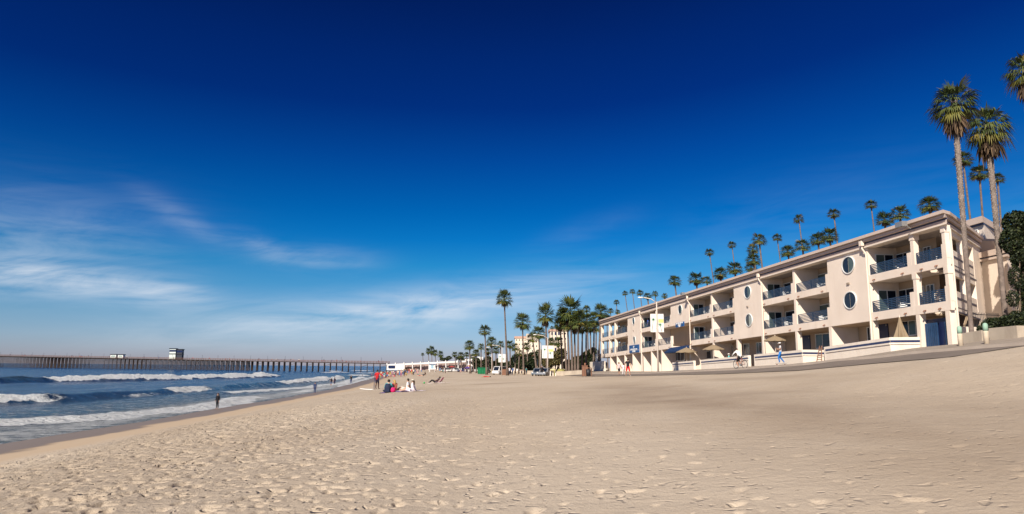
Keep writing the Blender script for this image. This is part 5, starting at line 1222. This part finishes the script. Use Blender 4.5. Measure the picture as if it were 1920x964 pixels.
def backpack(label, loc, m, s=1., rz=0.):
    r_ = thing('backpack', label, 'backpack', loc, rz); b = MB(); n = 7
    vs = []; fs = []
    for i in range(n):
        u = i/(n-1); w = .17*s*(math.sin(math.pi*(.22+u*.62))**.5); dp = .11*s*(math.sin(math.pi*(.2+u*.66))**.6)
        vs += [(-w,-dp,u*.5*s), (w,-dp,u*.5*s), (w,dp,u*.5*s), (-w,dp,u*.5*s)]
    for i in range(n-1):
        for j in range(4): fs.append((i*4+j, i*4+(j+1)%4, (i+1)*4+(j+1)%4, (i+1)*4+j))
    fs += [(3,2,1,0), tuple((n-1)*4+j for j in range(4))]; b.add(vs, fs); b.build('bag', m, r_, True); b = MB(); b.box((-.11*s,-.16*s,.06*s), (.11*s,-.10*s,.26*s)); b.build('pocket', m, r_)
    for q in (-.08, .08): b = MB(); b.tube([(q*s,.1*s,.42*s),(q*s,.17*s,.3*s),(q*s,.11*s,.08*s)], .015*s, 5); b.build('strap', darkm, r_)
    return r_
backpack('dark navy backpack standing on the sand behind the man in teal', P2(728.5, 49.3, .02), flat('bag_navy', (.018,.025,.06)), 1.25)
def ball(name, label, px, d, r, m, cat, dz=0):
    b = MB(); b.ball((0,0,0), r, 14); o = b.build(name, m, None, True); o.location = P2(px, d, r*.9+dz); tag(o, label, cat)
ball('beach_ball', 'pink ball on the sand beside the blond woman', 738.5, 49.3, .19, cloth((.65,.02,.14)), 'ball')
ball('toy_ball', 'small green ball lying alone on the sand', 796, 76, .10, cloth((.04,.35,.10)), 'ball')
# people by the water
def shore(px, py, lb, h, **k):
    t, c = at(px, py); k.setdefault('group', None); return person(lb, P(t, c), k.pop('face', -20), h=h, **k)
shore(407, 766.5, 'child in a black wetsuit with long hair standing at the water edge', 1.26, shirt=(.008,.008,.012), pants=(.008,.008,.012), sleeves=True, hair='dark', hl=.18, face=200)
shore(590, 738, 'child in a dark blue wetsuit standing on wet sand', 1.33, shirt=(.02,.04,.12), pants=(.02,.04,.12), sleeves=True, hair='dark', face=170)
shore(621, 725.5, 'grey haired person in a black top in the couple by the surf', 1.66, shirt=(.015,.015,.018), pants=(.08,.10,.20), trousers=False, hair='grey', face=-70, kind='walk', seed=2)
shore(627, 724, 'person in dark blue in the couple by the surf', 1.66, shirt=(.02,.03,.08), pants=(.03,.03,.08), trousers=False, hair='brown', face=-60)
shore(658, 720.5, 'person in a black vest and jeans facing the sea', 1.72, shirt=(.015,.015,.02), pants=(.03,.05,.14), hair='dark', face=-40, kind='hands_up_front', skin=0)
for px, py, lb, sh, kd, h in ((635.5, 710.5, 'bather with bare back wading beyond the couple', (.4,.2,.14), 'wade', 1.5), (654.5, 705.5, 'dark figure wading left behind the person in jeans', (.03,.03,.05), 'wade', 1.6), (679, 710, 'child crouching by the surf with arms spread', (.05,.06,.12), 'wade', 1.3), (697, 708.5, 'person in pink left of the man in red', (.55,.12,.20), 'stand', 1.5), (699.5, 708, 'dark dressed child beside the person in pink', (.03,.03,.06), 'stand', 1.2)):
    shore(px, py, lb, h, shirt=sh, pants=(.03,.03,.06), trousers=False, kind=kd, detail=False, face=-90)
# people on the road
def road(px, py, d, lb, h, **k):
    q = P2(px, d); t, c = TC(q.x, q.y); q.z = g(t, c)+(.10 if c > 21.5 else .02); return person(lb, q, k.pop('face', 0), h=h, **k)
road(1177.3, 705, 73.5, 'man in a black shirt and red shorts seen from behind on the road', 1.80, shirt=(.012,.012,.015), pants=(.60,.02,.02), trousers=False, shoes=(.75,.75,.75), kind='wide', hair='dark', face=30)
road(1169, 701.5, 86, 'child in white walking between the woman and the man in red shorts', 1.38, shirt=(.72,.68,.70), pants=(.62,.58,.58), shoes=(.05,.04,.05), kind='walk', hair='dark', face=20, seed=4)
road(1160.5, 701.5, 89, 'woman in a pale top and black shorts walking on the road', 1.62, shirt=(.60,.45,.45), pants=(.015,.015,.02), trousers=False, shoes=(.08,.03,.05), kind='walk', hair='brown', face=25, seed=5)
sk = road(1464.5, 687.5, 57.5, 'man in a white cap, grey shirt and bright blue trousers riding a skateboard', 1.70, shirt=(.55,.55,.58), pants=(.02,.16,.50), shoes=(.5,.48,.5), kind='balance', hair='dark', hat=((.80,.80,.80), 'cap'), face=-75)
sk.location.z += .11
r_ = thing('skateboard', 'dark longboard skateboard under the man in blue trousers', 'skateboard', sk.location-Vector((0,0,.11))); r_.rotation_euler.z = sk.rotation_euler.z
b = MB(); b.hexa([(-.10,-.42,.085),(.10,-.42,.085),(.11,.42,.085),(-.11,.42,.085)], [(-.10,-.46,.105),(.10,-.46,.105),(.11,.46,.105),(-.11,.46,.105)]); b.build('deck', darkm, r_)
for y in (-.30, .30):
    for x in (-.08, .08): b = MB(); b.tube([(x-.02,y,.04),(x+.02,y,.04)], .04, 10); b.build('wheel', flat('wheel_red', (.2,.05,.04)), r_)
# the cyclist
def bicycle(label, loc, face):
    r_ = thing('bicycle', label, 'bicycle', loc, -R(face)); fr_ = flat('bike_frame', (.30,.08,.05), .4)
    for y in (-.52, .54):
        b = MB(); n = 28; ring = [Vector((0, y+.33*math.cos(2*math.pi*i/n), .345+.33*math.sin(2*math.pi*i/n))) for i in range(n+1)]; b.tube(ring, .024, 7, caps=False); w = b.build('wheel', darkm, r_)
        b = MB(); b.tube([(v-Vector((0,y,.345)))*.93+Vector((0,y,.345)) for v in ring], .010, 5, caps=False)
        for k in range(14): a = 2*math.pi*k/14; b.tube([(0,y,.345), (0, y+.31*math.cos(a), .345+.31*math.sin(a))], .003, 3)
        b.tube([(-.04,y,.345),(.04,y,.345)], .02, 8); q = b.build('spokes', metal_g, None); q.parent = w
    b = MB(); A_, B_, C_, D_, E_ = (0,-.52,.345), (0,-.08,.30), (0,-.20,.80), (0,.38,.84), (0,.54,.345)
    for u, v in ((A_,B_),(B_,C_),(A_,C_),(C_,D_),(B_,D_)): b.tube([u, v], .018, 6)
    b.tube([(0,.36,.95), D_, E_], .018, 6); b.tube([C_, (0,-.23,.92)], .013, 6); b.build('frame', fr_, r_)
    b = MB(); b.tube([(-.30,.26,1.02),(-.22,.34,1.0),(0,.37,.97),(.22,.34,1.0),(.30,.26,1.02)], .014, 6); b.build('handlebar', metal_g, r_)
    b = MB(); b.hexa([(-.08,-.36,.92),(.08,-.36,.92),(.02,-.08,.93),(-.02,-.08,.93)], [(-.09,-.36,.97),(.09,-.36,.97),(.02,-.08,.965),(-.02,-.08,.965)]); b.build('saddle', darkm, r_)
    b = MB(); b.tube([(-.09,-.08,.30),(.09,-.08,.30)], .09, 12); b.tube([(.1,-.08,.30),(.1,.06,.34)], .012, 5); b.tube([(-.1,-.08,.30),(-.1,-.2,.24)], .012, 5); b.build('crank', metal_g, r_); return r_
q = P2(1388.5, 56.5); t, c = TC(q.x, q.y); q.z = g(t, c)+.10
bicycle('bicycle with dark tyres ridden along the road by a man in white', q, -20)
cy = person('cyclist in a white shirt and black shorts bent over the handlebars', q+Vector((0,0,.0)), -20, 'cycle', 1.74, 1, (.80,.80,.78), (.012,.012,.02), (.5,.5,.5), sleeves=True, trousers=False, hair='dark')
cy.location += Vector((.0,0,.02))
# guests at the hotel
person('guest in a turquoise shirt and white hat behind the patio wall', Vector(W(on_c(1366.5,660,27.6)[0], 27.6, g(tx(1366,690,27.6), 27.6)+.05)), -60, 'stand', 1.62, 0, (.05,.55,.58), (.3,.3,.3), hair='grey', hat=((.8,.8,.78), 'brim'))
person('dark haired guest beside the turquoise shirt behind the patio wall', Vector(W(on_c(1360.5,660,27.9)[0], 27.9, g(tx(1360,690,27.9), 27.9)+.05)), 120, 'stand', 1.45, 1, (.42,.16,.14), (.1,.1,.1), hair='dark')
t = on_c(1214.5, 600, 28.9)[0]; person('man in a blue shirt standing on the upper balcony left of the banner', Vector(W(t, 28.9, fr(H3,HS,.1)(t)+.02)), -90, 'stand', 1.9, 1, (.03,.10,.40), (.05,.08,.2), hair='brown')
t = on_c(1159.5, 645, 29.3)[0]; person('guest in an orange top on the lower balcony at the far end', Vector(W(t, 29.3, fr(H2,H3,.1)(t)+.02)), -90, 'stand', 1.7, 1, (.6,.22,.12), (.1,.1,.12), hair='dark')
# riders and walkers near the parked cars
road(1016, 701, 128, 'tall person in black standing by the silver car', 1.85, shirt=(.01,.01,.012), pants=(.01,.01,.015), sleeves=True, shoes=(.02,.02,.02), face=180, detail=False, hair='dark')
road(906, 699, 190, 'person in a dark jacket standing between the skip and the palm', 1.75, shirt=(.02,.02,.04), pants=(.02,.02,.03), face=180, detail=False)
road(922, 698, 190, 'person in yellow trousers by the skip', 1.75, shirt=(.02,.02,.03), pants=(.5,.38,.05), face=0, detail=False)
road(955.5, 697, 165, 'person in a white and navy top near the bollards', 1.75, shirt=(.6,.6,.65), pants=(.02,.03,.06), face=180, detail=False)
road(961.5, 697, 165, 'person in bright blue near the bollards', 1.7, shirt=(.02,.15,.45), pants=(.02,.03,.06), face=150, detail=False)
road(987, 698, 165, 'person in teal left of the silver car', 1.7, shirt=(.02,.20,.22), pants=(.02,.03,.06), face=150, detail=False)
# the crowd in front of the arcade
cn = {(.7,.7,.7):'white',(.5,.05,.05):'red',(.03,.04,.10):'navy',(.02,.02,.02):'black',(.05,.15,.35):'blue',(.5,.3,.25):'peach',(.3,.1,.2):'purple',(.65,.6,.5):'cream',(.1,.3,.3):'teal',(.45,.35,.1):'mustard',(.6,.3,.35):'pink'}
cols = [(.7,.7,.7),(.5,.05,.05),(.03,.04,.10),(.02,.02,.02),(.05,.15,.35),(.5,.3,.25),(.3,.1,.2),(.65,.6,.5),(.1,.3,.3),(.45,.35,.1),(.6,.3,.35)]
rr = random.Random(5)
for i in range(84):
    px = rr.choice([rr.uniform(713, 770), rr.uniform(713, 795), rr.uniform(730, 900)]); d = rr.uniform(175, 270) if px < 800 else rr.uniform(205, 275)
    kd = rr.choice(['stand','walk','walk','wide','sit' if px < 800 else 'walk','hands_up_front'])
    c1, c2 = rr.choice(cols), rr.choice(cols); zone = 'left' if px < 745 else ('middle' if px < 790 else 'right'); act = {'stand':'standing','walk':'walking','wide':'standing legs apart','sit':'sitting','hands_up_front':'arms raised'}[kd]
    person('far beachgoer, %s top, %s bottoms, %s, %s of the crowd' % (cn[c1], cn[c2], act, zone), P2(px, d), rr.uniform(0, 360), kd, rr.uniform(1.55, 1.85), rr.choice([0,1,1,2]), c1, c2, trousers=rr.random() < .4, sleeves=False, detail=False, hair=rr.choice(['dark','brown','blond']), bare=rr.random() < .25, seed=rr.randint(0, 2), group='far crowd on the sand by the pier')
person('sitter on the far sand right of the crowd', P2(797, 170), -60, 'sit_long', 1.7, 1, (.03,.03,.04), (.03,.03,.04), detail=False)
person('sunbather with bare skin on the far sand', P2(789, 158), -80, 'lie', 1.7, 0, (.5,.3,.2), (.3,.1,.1), trousers=False, detail=False, bare=True)
for i in range(46):
    s = rr.uniform(4, LP-10); w = rr.uniform(.6, 3); q = pa+pp(s, w, zt(s)); c1 = rr.choice(cols[:6]); kd = rr.choice(['stand','walk','wide']); person('tiny far figure in %s %s on the %s of the pier deck' % (cn[c1], {'stand':'standing still','walk':'walking','wide':'standing astride'}[kd], 'shore end' if s < LP*.3 else ('middle' if s < LP*.65 else 'sea end')), q, rr.uniform(0, 360), kd, rr.uniform(1.6, 1.85), rr.choice([0,1,2]), c1, rr.choice(cols[1:5]), detail=False, group='strollers on the pier', seed=rr.randint(0,2))

# ------------------------------------------------------------------ umbrellas, balcony furniture
def umbrella(label, px, ytop, d_c, w, closed=False, hub=.0):
    t, z = on_c(px, ytop, d_c); z0 = g(t, d_c)+.1; H = z-z0; r_ = thing('patio_umbrella', label, 'umbrella', W(t, d_c, z0), 0, 'tan patio umbrellas')
    b = MB(); b.tube([(0,0,0),(0,0,H)], .025, 8); b.ball((0,0,H+.03), .04, 6); b.build('pole', cream, r_, True)
    b = MB(); b.tube([(0,0,0),(0,0,.07)], [.28,.24], 14); b.build('base', conc, r_, True)
    b = MB(); n = 8
    if not closed:
        R1 = w/2; vs = [(0,0,H)]; fs = []
        rows = 5
        for i in range(1, rows+1):
            u = i/rows
            for k in range(n*4):
                a = 2*math.pi*k/(n*4); sc_ = 1-.055*(1-abs(math.cos(a*n/2)))*u; zz = H-.62*w*.36*u**1.1-(.05*(1-abs(math.cos(a*n/2)))*u*-1)
                vs.append((R1*u*sc_*math.cos(a), R1*u*sc_*math.sin(a), zz))
        m_ = n*4
        for k in range(m_): fs.append((0, 1+k, 1+(k+1)%m_))
        for i in range(rows-1):
            for k in range(m_): fs.append((1+i*m_+k, 1+(i+1)*m_+k, 1+(i+1)*m_+(k+1)%m_, 1+i*m_+(k+1)%m_))
        base = 1+(rows-1)*m_; vs += [(x*1.0, y*1.0, z_-.09) for x, y, z_ in vs[base:]]
        for k in range(m_): fs.append((base+k, base+m_+k, base+m_+(k+1)%m_, base+(k+1)%m_))
        b.add(vs, fs); b.build('canopy', tan_f, r_)
        b = MB()
        for k in range(n): a = 2*math.pi*k/n; b.tube([(0,0,H-.5), (R1*.5*math.cos(a), R1*.5*math.sin(a), H-.62*w*.36*.47-.03)], .008, 4)
        b.build('ribs', metal_g, r_)
    else:
        vs = []; fs = []; m_ = 32; rows = 7
        for i in range(rows):
            u = i/(rows-1)
            for k in range(m_):
                a = 2*math.pi*k/m_; rd = (.05+.36*u**1.1)*(1+.34*u*math.cos(a*8)); vs.append((rd*math.cos(a), rd*math.sin(a), H-.05-1.45*u-.10*u*math.cos(a*8)*(i == rows-1)))
        for i in range(rows-1):
            for k in range(m_): fs.append((i*m_+k, (i+1)*m_+k, (i+1)*m_+(k+1)%m_, i*m_+(k+1)%m_))
        b.add(vs, fs); b.build('canopy', tan_f, r_)
    return r_
umbrella('open tan umbrella beside the blue awning', 1287, 651.5, 27.5, 2.7)
umbrella('open tan umbrella in front of the hotel, left of the turquoise shirted guest', 1338, 646, 27.5, 2.5)
umbrella('open tan umbrella above the skateboarder on the middle patio', 1453, 629.5, 27.4, 1.95)
umbrella('closed tan umbrella with hanging folds near the garage gate', 1686.5, 594, 27.6, 2.3, True)
def chair_proto():
    r_ = thing('garden_chair', '', 'chair')
    b = MB(); b.box((-.24,-.22,.40), (.24,.22,.43)); b.build('seat', plast, r_)
    b = MB(); b.hexa([(-.23,-.22,.43),(.23,-.22,.43),(.23,-.19,.43),(-.23,-.19,.43)], [(-.20,-.36,.86),(.20,-.36,.86),(.20,-.33,.88),(-.20,-.33,.88)]); b.build('backrest', plast, r_)
    for x, y in ((-.22,-.2),(.22,-.2),(-.22,.2),(.22,.2)): b = MB(); b.tube([(x,y,.41),(x*1.12,y*1.2,0)], .02, 5); b.build('leg', plast, r_)
    for x in (-.25, .25): b = MB(); b.tube([(x,-.28,.64),(x,.18,.63),(x,.2,.42)], .018, 5); b.build('armrest', plast, r_)
    return r_
cpr = chair_proto(); used = False; order = ['nearest','second','third','fourth','fifth','sixth','seventh','eighth','ninth','tenth']
def table(label, loc, group):
    r_ = thing('side_table', label, 'table', loc, 0, group); b = MB(); b.tube([(0,0,.44),(0,0,.47)], .26, 12); b.build('table_top', plast, r_)
    for k in range(3): a = k*2.1; b = MB(); b.tube([(0.05*math.cos(a),.05*math.sin(a),.44),(.2*math.cos(a),.2*math.sin(a),0)], .014, 5); b.build('leg', plast, r_)
for lvl, (lo, hi, nm) in enumerate(((H3, HS, 'top floor'), (H2, H3, 'middle floor'))):
    bs = sorted([x for x in bays if x[2] is lo], key=lambda x: x[0])
    for i, (a, b_, _, _, _) in enumerate(bs):
        if i > 7: continue
        for j, u in enumerate((.30, .52) if i % 2 == 0 else (.28, .5)):
            t = a+(b_-a)*u; c = FD+.75+.2*j; q = Vector(W(t, c, fr(lo, hi, .105)(t)))
            r_ = cpr if not used else copy_tree(cpr); used = True
            r_.location = q; r_.rotation_euler.z = R(60+70*j+17*i); r_['label'] = 'white plastic armchair, %s of two on the %s %s balcony' % ('nearer' if j == 0 else 'farther', order[i], nm); r_['group'] = 'white chairs on the balconies'
        t = a+(b_-a)*.41; table('small round white table on the %s %s balcony' % (order[i], nm), Vector(W(t, FD+1.2, fr(lo, hi, .105)(t))), 'tables on the balconies')

# ------------------------------------------------------------------ poles, banners, bins, cars
def banner_pole(label, px, d, h, bw, bz0, bz1, arm, yel=True):
    q = P2(px, d); t, c = TC(q.x, q.y); r_ = thing('banner_pole', label, 'lamp post', q, 0, 'street lamps with palm banners'); 
    r_.rotation_euler.z = -AZ
    b = MB(); b.tube([(0,0,-.1),(0,0,h*.5),(0,0,h)], [.12,.095,.07], 10); b.build('pole', mat('pole_concrete', (.58,.50,.44), .8, .1, 3), r_, True)
    if arm:
        b = MB(); b.tube([(0,0,h-.12),(-arm*.35,0,h+.35),(-arm*.8,0,h+.5)], .045, 6); b.build('lamp_arm', cream, r_, True); b = MB(); b.ball((-arm*1.0,0,h+.5), (.38,.14,.09), 10); b.build('lamp_head', white, r_, True)
    for s in (-1, 1):
        b = MB(); x0, x1 = sorted((s*.14, s*bw)); b.box((x0, -.01, bz0), (x1, .012, bz1)); f = b.build('banner', white, r_)
        gm = flat('print_green', (.05,.22,.12)); ym = flat('print_yellow', (.75,.65,.22)); km = flat('print_trunk', (.22,.2,.16))
        H = bz1-bz0; cx = s*(bw*.55 if s < 0 else bw*.45); cz = bz0+H*(.70 if s < 0 else .42)
        b = MB()
        for k in range(11):
            a = k/11*2*math.pi; L_ = bw*.40; e = Vector((math.cos(a), 0, math.sin(a)*.9-.1)); w = e.cross(Vector((0,1,0))).normalized()*.035
            p = Vector((cx, -.016, cz)); b.add([p-w, p+w, p+e*L_], [(0,1,2)])
        z = b.build('palm_print', gm, None); z.parent = f
        b = MB(); b.add([(cx-.03,-.015,cz),(cx+.03,-.015,cz),(cx-s*bw*-.25+.03,-.015,bz0+.05),(cx-s*bw*-.25-.04,-.015,bz0+.05)], [(0,1,2,3)]); z = b.build('trunk_print', km, None); z.parent = f
        if s > 0 and yel: b = MB(); b.box((.18,-.014,bz0+H*.52), (bw*.97,-.0105,bz0+H*.72)); z = b.build('yellow_band', ym, None); z.parent = f
        b = MB(); b.tube([(x0,0,bz1),(x1,0,bz1)], .02, 5); b.tube([(x0,0,bz0),(x1,0,bz0)], .02, 5); b.build('bracket', cream, r_)
    return r_
banner_pole('tall lamp post with a white palm banner in front of the hotel', 1234, 84, 8.4, .80, 4.8, 6.95, 1.9)
banner_pole('lamp post with a white palm banner by the silver car', 1027, 132, 7.0, 1.05, 3.2, 5.5, 2.4)
banner_pole('lamp post with a small white palm banner behind the lone palm', 941, 165, 6.3, .82, 2.9, 4.75, 2.0, False)
def lamp(label, px, d, h, arm):
    r_ = thing('street_lamp', label, 'lamp post', P2(px, d), 0, 'plain street lamps along the shore road'); b = MB(); b.tube([(0,0,-.1),(0,0,h)], [.10,.07], 8); b.build('pole', mat('pole_concrete', (.58,.50,.44)), r_, True)
    b = MB(); b.tube([(0,0,h-.05),(-arm*.5,0,h+.4),(-arm,0,h+.35)], .05, 6); b.ball((-arm-.2,0,h+.33), (.3,.12,.08), 8); b.build('lamp_arm', cream, r_, True)
lamp('plain street lamp between the skip and the far banner', 922, 175, 6.2, 1.3); lamp('plain lamp post just left of the banner by the silver car', 1014, 150, 6.8, .9); lamp('plain thin lamp post among the small palms by the arcade', 893, 230, 4.8, 1.); lamp('plain lamp post left of the palm clump', 1007.5, 175, 3.5, .6)
# litter bin pair
for px, d, lb, m in ((1103, 104, 'black litter bin in a brown frame beside the road', darkm), (1097, 107, 'brown wooden bin box behind the black litter bin', brown)):
    q = P2(px, d); r_ = thing('litter_bin', lb, 'bin', q); b = MB()
    if m is darkm:
        b.tube([(0,0,0),(0,0,1.0)], [.30,.36], 12); b.build('bin_body', darkm, r_, True)
        for s in (-.45, .45): b = MB(); b.box((s-.05,-.3,0), (s+.05,.3,1.15)); b.build('side_panel', brown, r_)
        b = MB(); b.tube([(0,0,1.15),(0,0,1.25)], [.5,.42], 12); b.build('lid', brown, r_)
    else: b.box((-.45,-.4,0), (.35,.4,1.5)); b.build('bin_body', brown, r_); b = MB(); b.box((-.5,-.45,1.5), (.4,.45,1.58)); b.build('lid', brown, r_); b = MB(); b.ball((0,0,1.75), (.16,.16,.24), 8); b.build('finial', brown, r_)
# cars
def car(label, px, d, body, rz, L_=4.3, w=1.75, h=1.45, van=False):
    r_ = thing('parked_car', label, 'van' if van else 'car', P2(px, d), rz, 'cars parked on the shore road')
    prof = [(-.5,.28),(-.5,.62),(-.47,.68),(-.25,.72),(-.10,h-.06),(.28,h-.02),(.42,.80),(.5,.74),(.5,.28)] if not van else [(-.5,.3),(-.5,.85),(-.42,1.0),(-.33,h-.1),(-.25,h),(.46,h),(.5,h-.1),(.5,.3)]
    n = len(prof); b = MB(); vs = [(x*L_, -w/2*(1 if z < .75 else .86), z) for x, z in prof]+[(x*L_, w/2*(1 if z < .75 else .86), z) for x, z in prof]
    b.add(vs, [tuple(range(n-1,-1,-1)), tuple(range(n,2*n))]+[(i,(i+1)%n,n+(i+1)%n,n+i) for i in range(n)]); b.build('body', body, r_)
    top = h-.12; lo = .80 if not van else 1.0
    win = [(-.20,lo),(-.09,top),(.26,top),(.36,lo)] if not van else [(-.38,lo),(-.31,top),(.44,top),(.44,lo)]
    b = MB()
    for s in (-1, 1): b.add([(x*L_, s*(w/2*.93+.01 if z < 1.1 else w/2*.87+.01), z) for x, z in win], [(0,1,2,3)])
    b.add([(-.245*L_,-w*.36,.76),(-.245*L_,w*.36,.76),(-.115*L_,w*.33,h-.12),(-.115*L_,-w*.33,h-.12)] if not van else [(-.425*L_-.02,-w*.36,1.02),(-.425*L_-.02,w*.36,1.02),(-.34*L_-.02,w*.36,h-.15),(-.34*L_-.02,-w*.36,h-.15)], [(0,1,2,3)]); b.build('window_glass', glass, r_)
    for x in (-.31, .31):
        for s in (-1, 1):
            b = MB(); b.tube([(x*L_, s*(w/2-.2), .31), (x*L_, s*(w/2+.02), .31)], .31, 14); wh = b.build('wheel', darkm, r_); b = MB(); b.tube([(x*L_, s*(w/2+.02), .31), (x*L_, s*(w/2+.035), .31)], .17, 10); q = b.build('rim', metal_g, None); q.parent = wh
    for s in (-1, 1): b = MB(); b.box((-.505*L_, s*w*.36-.14, .58), (-.495*L_, s*w*.36+.14, .70)); b.build('headlight', white, r_)
    return r_
silver = mat('silver_paint', (.45,.46,.48), .25, .05, 1, metal=.6, coat=.5); greyp = mat('grey_paint', (.22,.25,.29), .25, .05, 1, metal=.5, coat=.5); wpaint = mat('white_car_paint', (.72,.72,.72), .25, .05, 1, coat=.5); blackp = mat('black_car_paint', (.015,.015,.02), .2, .05, 1, coat=.5)
car('silver car parked by the palm banner', 1022.5, 129, silver, R(65)); car('grey blue car behind the person in black', 1009.5, 133, greyp, R(75))
car('white van with dark windscreen between the skip and the lone palm', 938, 172, wpaint, R(60), 4.8, 1.9, 2.0, True)
car('black car parked right of the green skip', 909.5, 225, blackp, R(60)); car('white pickup parked on the far lot before the arcade', 835, 262, wpaint, R(20)); car('dark blue car on the far lot among the small palms', 868, 258, mat('navy_paint_car', (.02,.03,.12), .25, coat=.5), R(20)); car('white car on the far lot among the small palms', 853, 262, wpaint, R(15)); car('white van on the far lot left of the skip', 890, 255, wpaint, R(30), 4.8, 1.9, 2.0, True)
# skip, utility box, lifeguard hut, canopies
r_ = thing('green_skip', 'green ribbed metal skip on the sand beside a palm', 'skip', P2(905, 176)); b = MB(); b.hexa([(-1.15,-.8,.1),(1.15,-.8,.1),(1.15,.8,.1),(-1.15,.8,.1)], [(-1.3,-.9,1.5),(1.3,-.9,1.5),(1.3,.9,1.5),(-1.3,.9,1.5)]); gm = mat('skip_green', (.01,.17,.07), .5, .2, 2); b.build('body', gm, r_)
for k in range(6): x = -1.1+k*.44; b = MB(); b.box((x-.03,-.95,.15), (x+.03,-.8,1.45)); b.build('rib', gm, r_)
b = MB(); b.hexa([(-1.32,-.92,1.5),(1.32,-.92,1.5),(1.32,.92,1.5),(-1.32,.92,1.5)], [(-1.1,-.5,1.75),(1.1,-.5,1.75),(1.1,.5,1.75),(-1.1,.5,1.75)]); b.build('lid', mat('skip_dark', (.01,.09,.04), .6), r_)
r_ = thing('utility_box', 'brown utility box beside the foot of the lone palm', 'box', P2(946.5, 158)); b = MB(); b.box((-.6,-.4,0), (.6,.4,1.25)); b.build('cabinet', brown, r_); b = MB(); b.box((-.63,-.43,1.25), (.63,.43,1.31)); b.build('lid', brown, r_)
r_ = thing('lifeguard_hut', 'small white and blue lifeguard hut before the arcade', 'hut', P2(811, 255)); b = MB(); b.box((-1.1,-1,.9), (1.1,1,2.7)); b.build('cabin', white, r_); b = MB(); b.hexa([(-1.5,-1.4,2.7),(1.5,-1.4,2.7),(1.5,1.4,2.7),(-1.5,1.4,2.7)], [(-1.2,-1,2.95),(1.2,-1,2.95),(1.2,1,2.95),(-1.2,1,2.95)]); b.build('roof', mat('hut_roof', (.25,.32,.45), .7), r_)
for x in (-1,1):
    for y in (-.9,.9): b = MB(); b.tube([(x,y,0),(x,y,.9)], .08, 6); b.build('leg', white, r_)
b = MB(); b.box((-.45,-1.04,1.2), (.45,-1.0,2.4)); b.build('shutter', mat('hut_blue', (.30,.45,.55), .6), r_)
def canopy(label, px, d, col, w=3., h=2.2):
    r_ = thing('beach_canopy', label, 'canopy', P2(px, d), 0, 'shade canopies in the far crowd'); b = MB(); b.add([(-w/2,-w/2,h-.5),(w/2,-w/2,h-.5),(w/2,w/2,h-.5),(-w/2,w/2,h-.5),(0,0,h)], [(0,1,4),(1,2,4),(2,3,4),(3,0,4)]); b.build('cover', cloth(col), r_)
    for x in (-1,1):
        for y in (-1,1): b = MB(); b.tube([(x*w/2*.95,y*w/2*.95,0),(x*w/2*.95,y*w/2*.95,h-.5)], .04, 5); b.build('leg', metal_g, r_)
canopy('dark maroon shade canopy in the far crowd', 824.5, 250, (.06,.02,.03), 3.6, 2.4); canopy('red shade canopy further right in the far crowd', 847, 262, (.40,.06,.05), 2.6, 2.2); canopy('purple and white shade canopy near the small palms', 877, 225, (.10,.05,.28), 2.4, 1.9); canopy('orange shade canopy near the small palms', 880, 262, (.6,.15,.08), 1.8, 2.6)
# road bollards and low walls by the palm clump
for i, (px, d, lb) in enumerate(((963.5,160,'leftmost of the four cream road bollards'),(969.7,160,'second cream road bollard from the left'),(975.8,163,'third cream road bollard from the left'),(981,160,'rightmost of the four cream road bollards beside the palm'))):
    r_ = thing('road_bollard', lb, 'bollard', P2(px, d, .02), 0, 'cream bollards on the shore road'); b = MB(); b.tube([(0,0,0),(0,0,.85)], .13, 10); b.build('post', mat('bollard_cream', (.62,.52,.40)), r_, True); b = MB(); b.tube([(0,0,.85),(0,0,.95)], [.13,.05], 10); b.build('cap', cream, r_, True)
def lowwall(label, pts, h, m):
    r_ = thing('low_wall', label, 'wall', P2(*pts[0])); b = AB()
    for (x0, d0), (x1, d1) in zip(pts[:-1], pts[1:]):
        A_, B_ = P2(x0, d0), P2(x1, d1); k = Vector((.05,.3,0)); b.hexa([A_-Vector((0,0,.3)), B_-Vector((0,0,.3)), B_+k-Vector((0,0,.3)), A_+k-Vector((0,0,.3))], [A_+Vector((0,0,h)), B_+Vector((0,0,h)), B_+k+Vector((0,0,h)), A_+k+Vector((0,0,h))])
    b.build('wall', m, r_)
lowwall('low pale concrete wall in front of the palm clump', [(1042, 128), (1065, 127), (1092, 125)], .75, conc)
lowwall('low pale wall between the cars and the bollards', [(985, 175), (1004, 172)], .9, conc)
r_ = thing('picnic_shelter', 'small cream domed picnic table beside the silver car', 'table', P2(1037, 122)); b = MB(); b.tube([(0,0,.95),(0,0,1.1),(0,0,1.28)], [.62,.5,.15], 14); b.build('dome', mat('yellow_cream', (.62,.52,.28), .7), r_, True)
for x in (-.45, 0., .45): b = MB(); b.tube([(x,0,0),(x,0,.98)], .10, 8); b.build('leg', cream, r_)
r_ = thing('grass_mound', 'yellowish sunlit grass mound behind the low wall', 'mound', P2(1050, 140)); b = MB(); b.ball((0,0,.2), (1.7,1.2,1.0), 20); b.build('mound', mat('dry_grass', (.30,.27,.10), .95, .3, 2, .8, 20), r_, True); tag(r_, cat='mound')
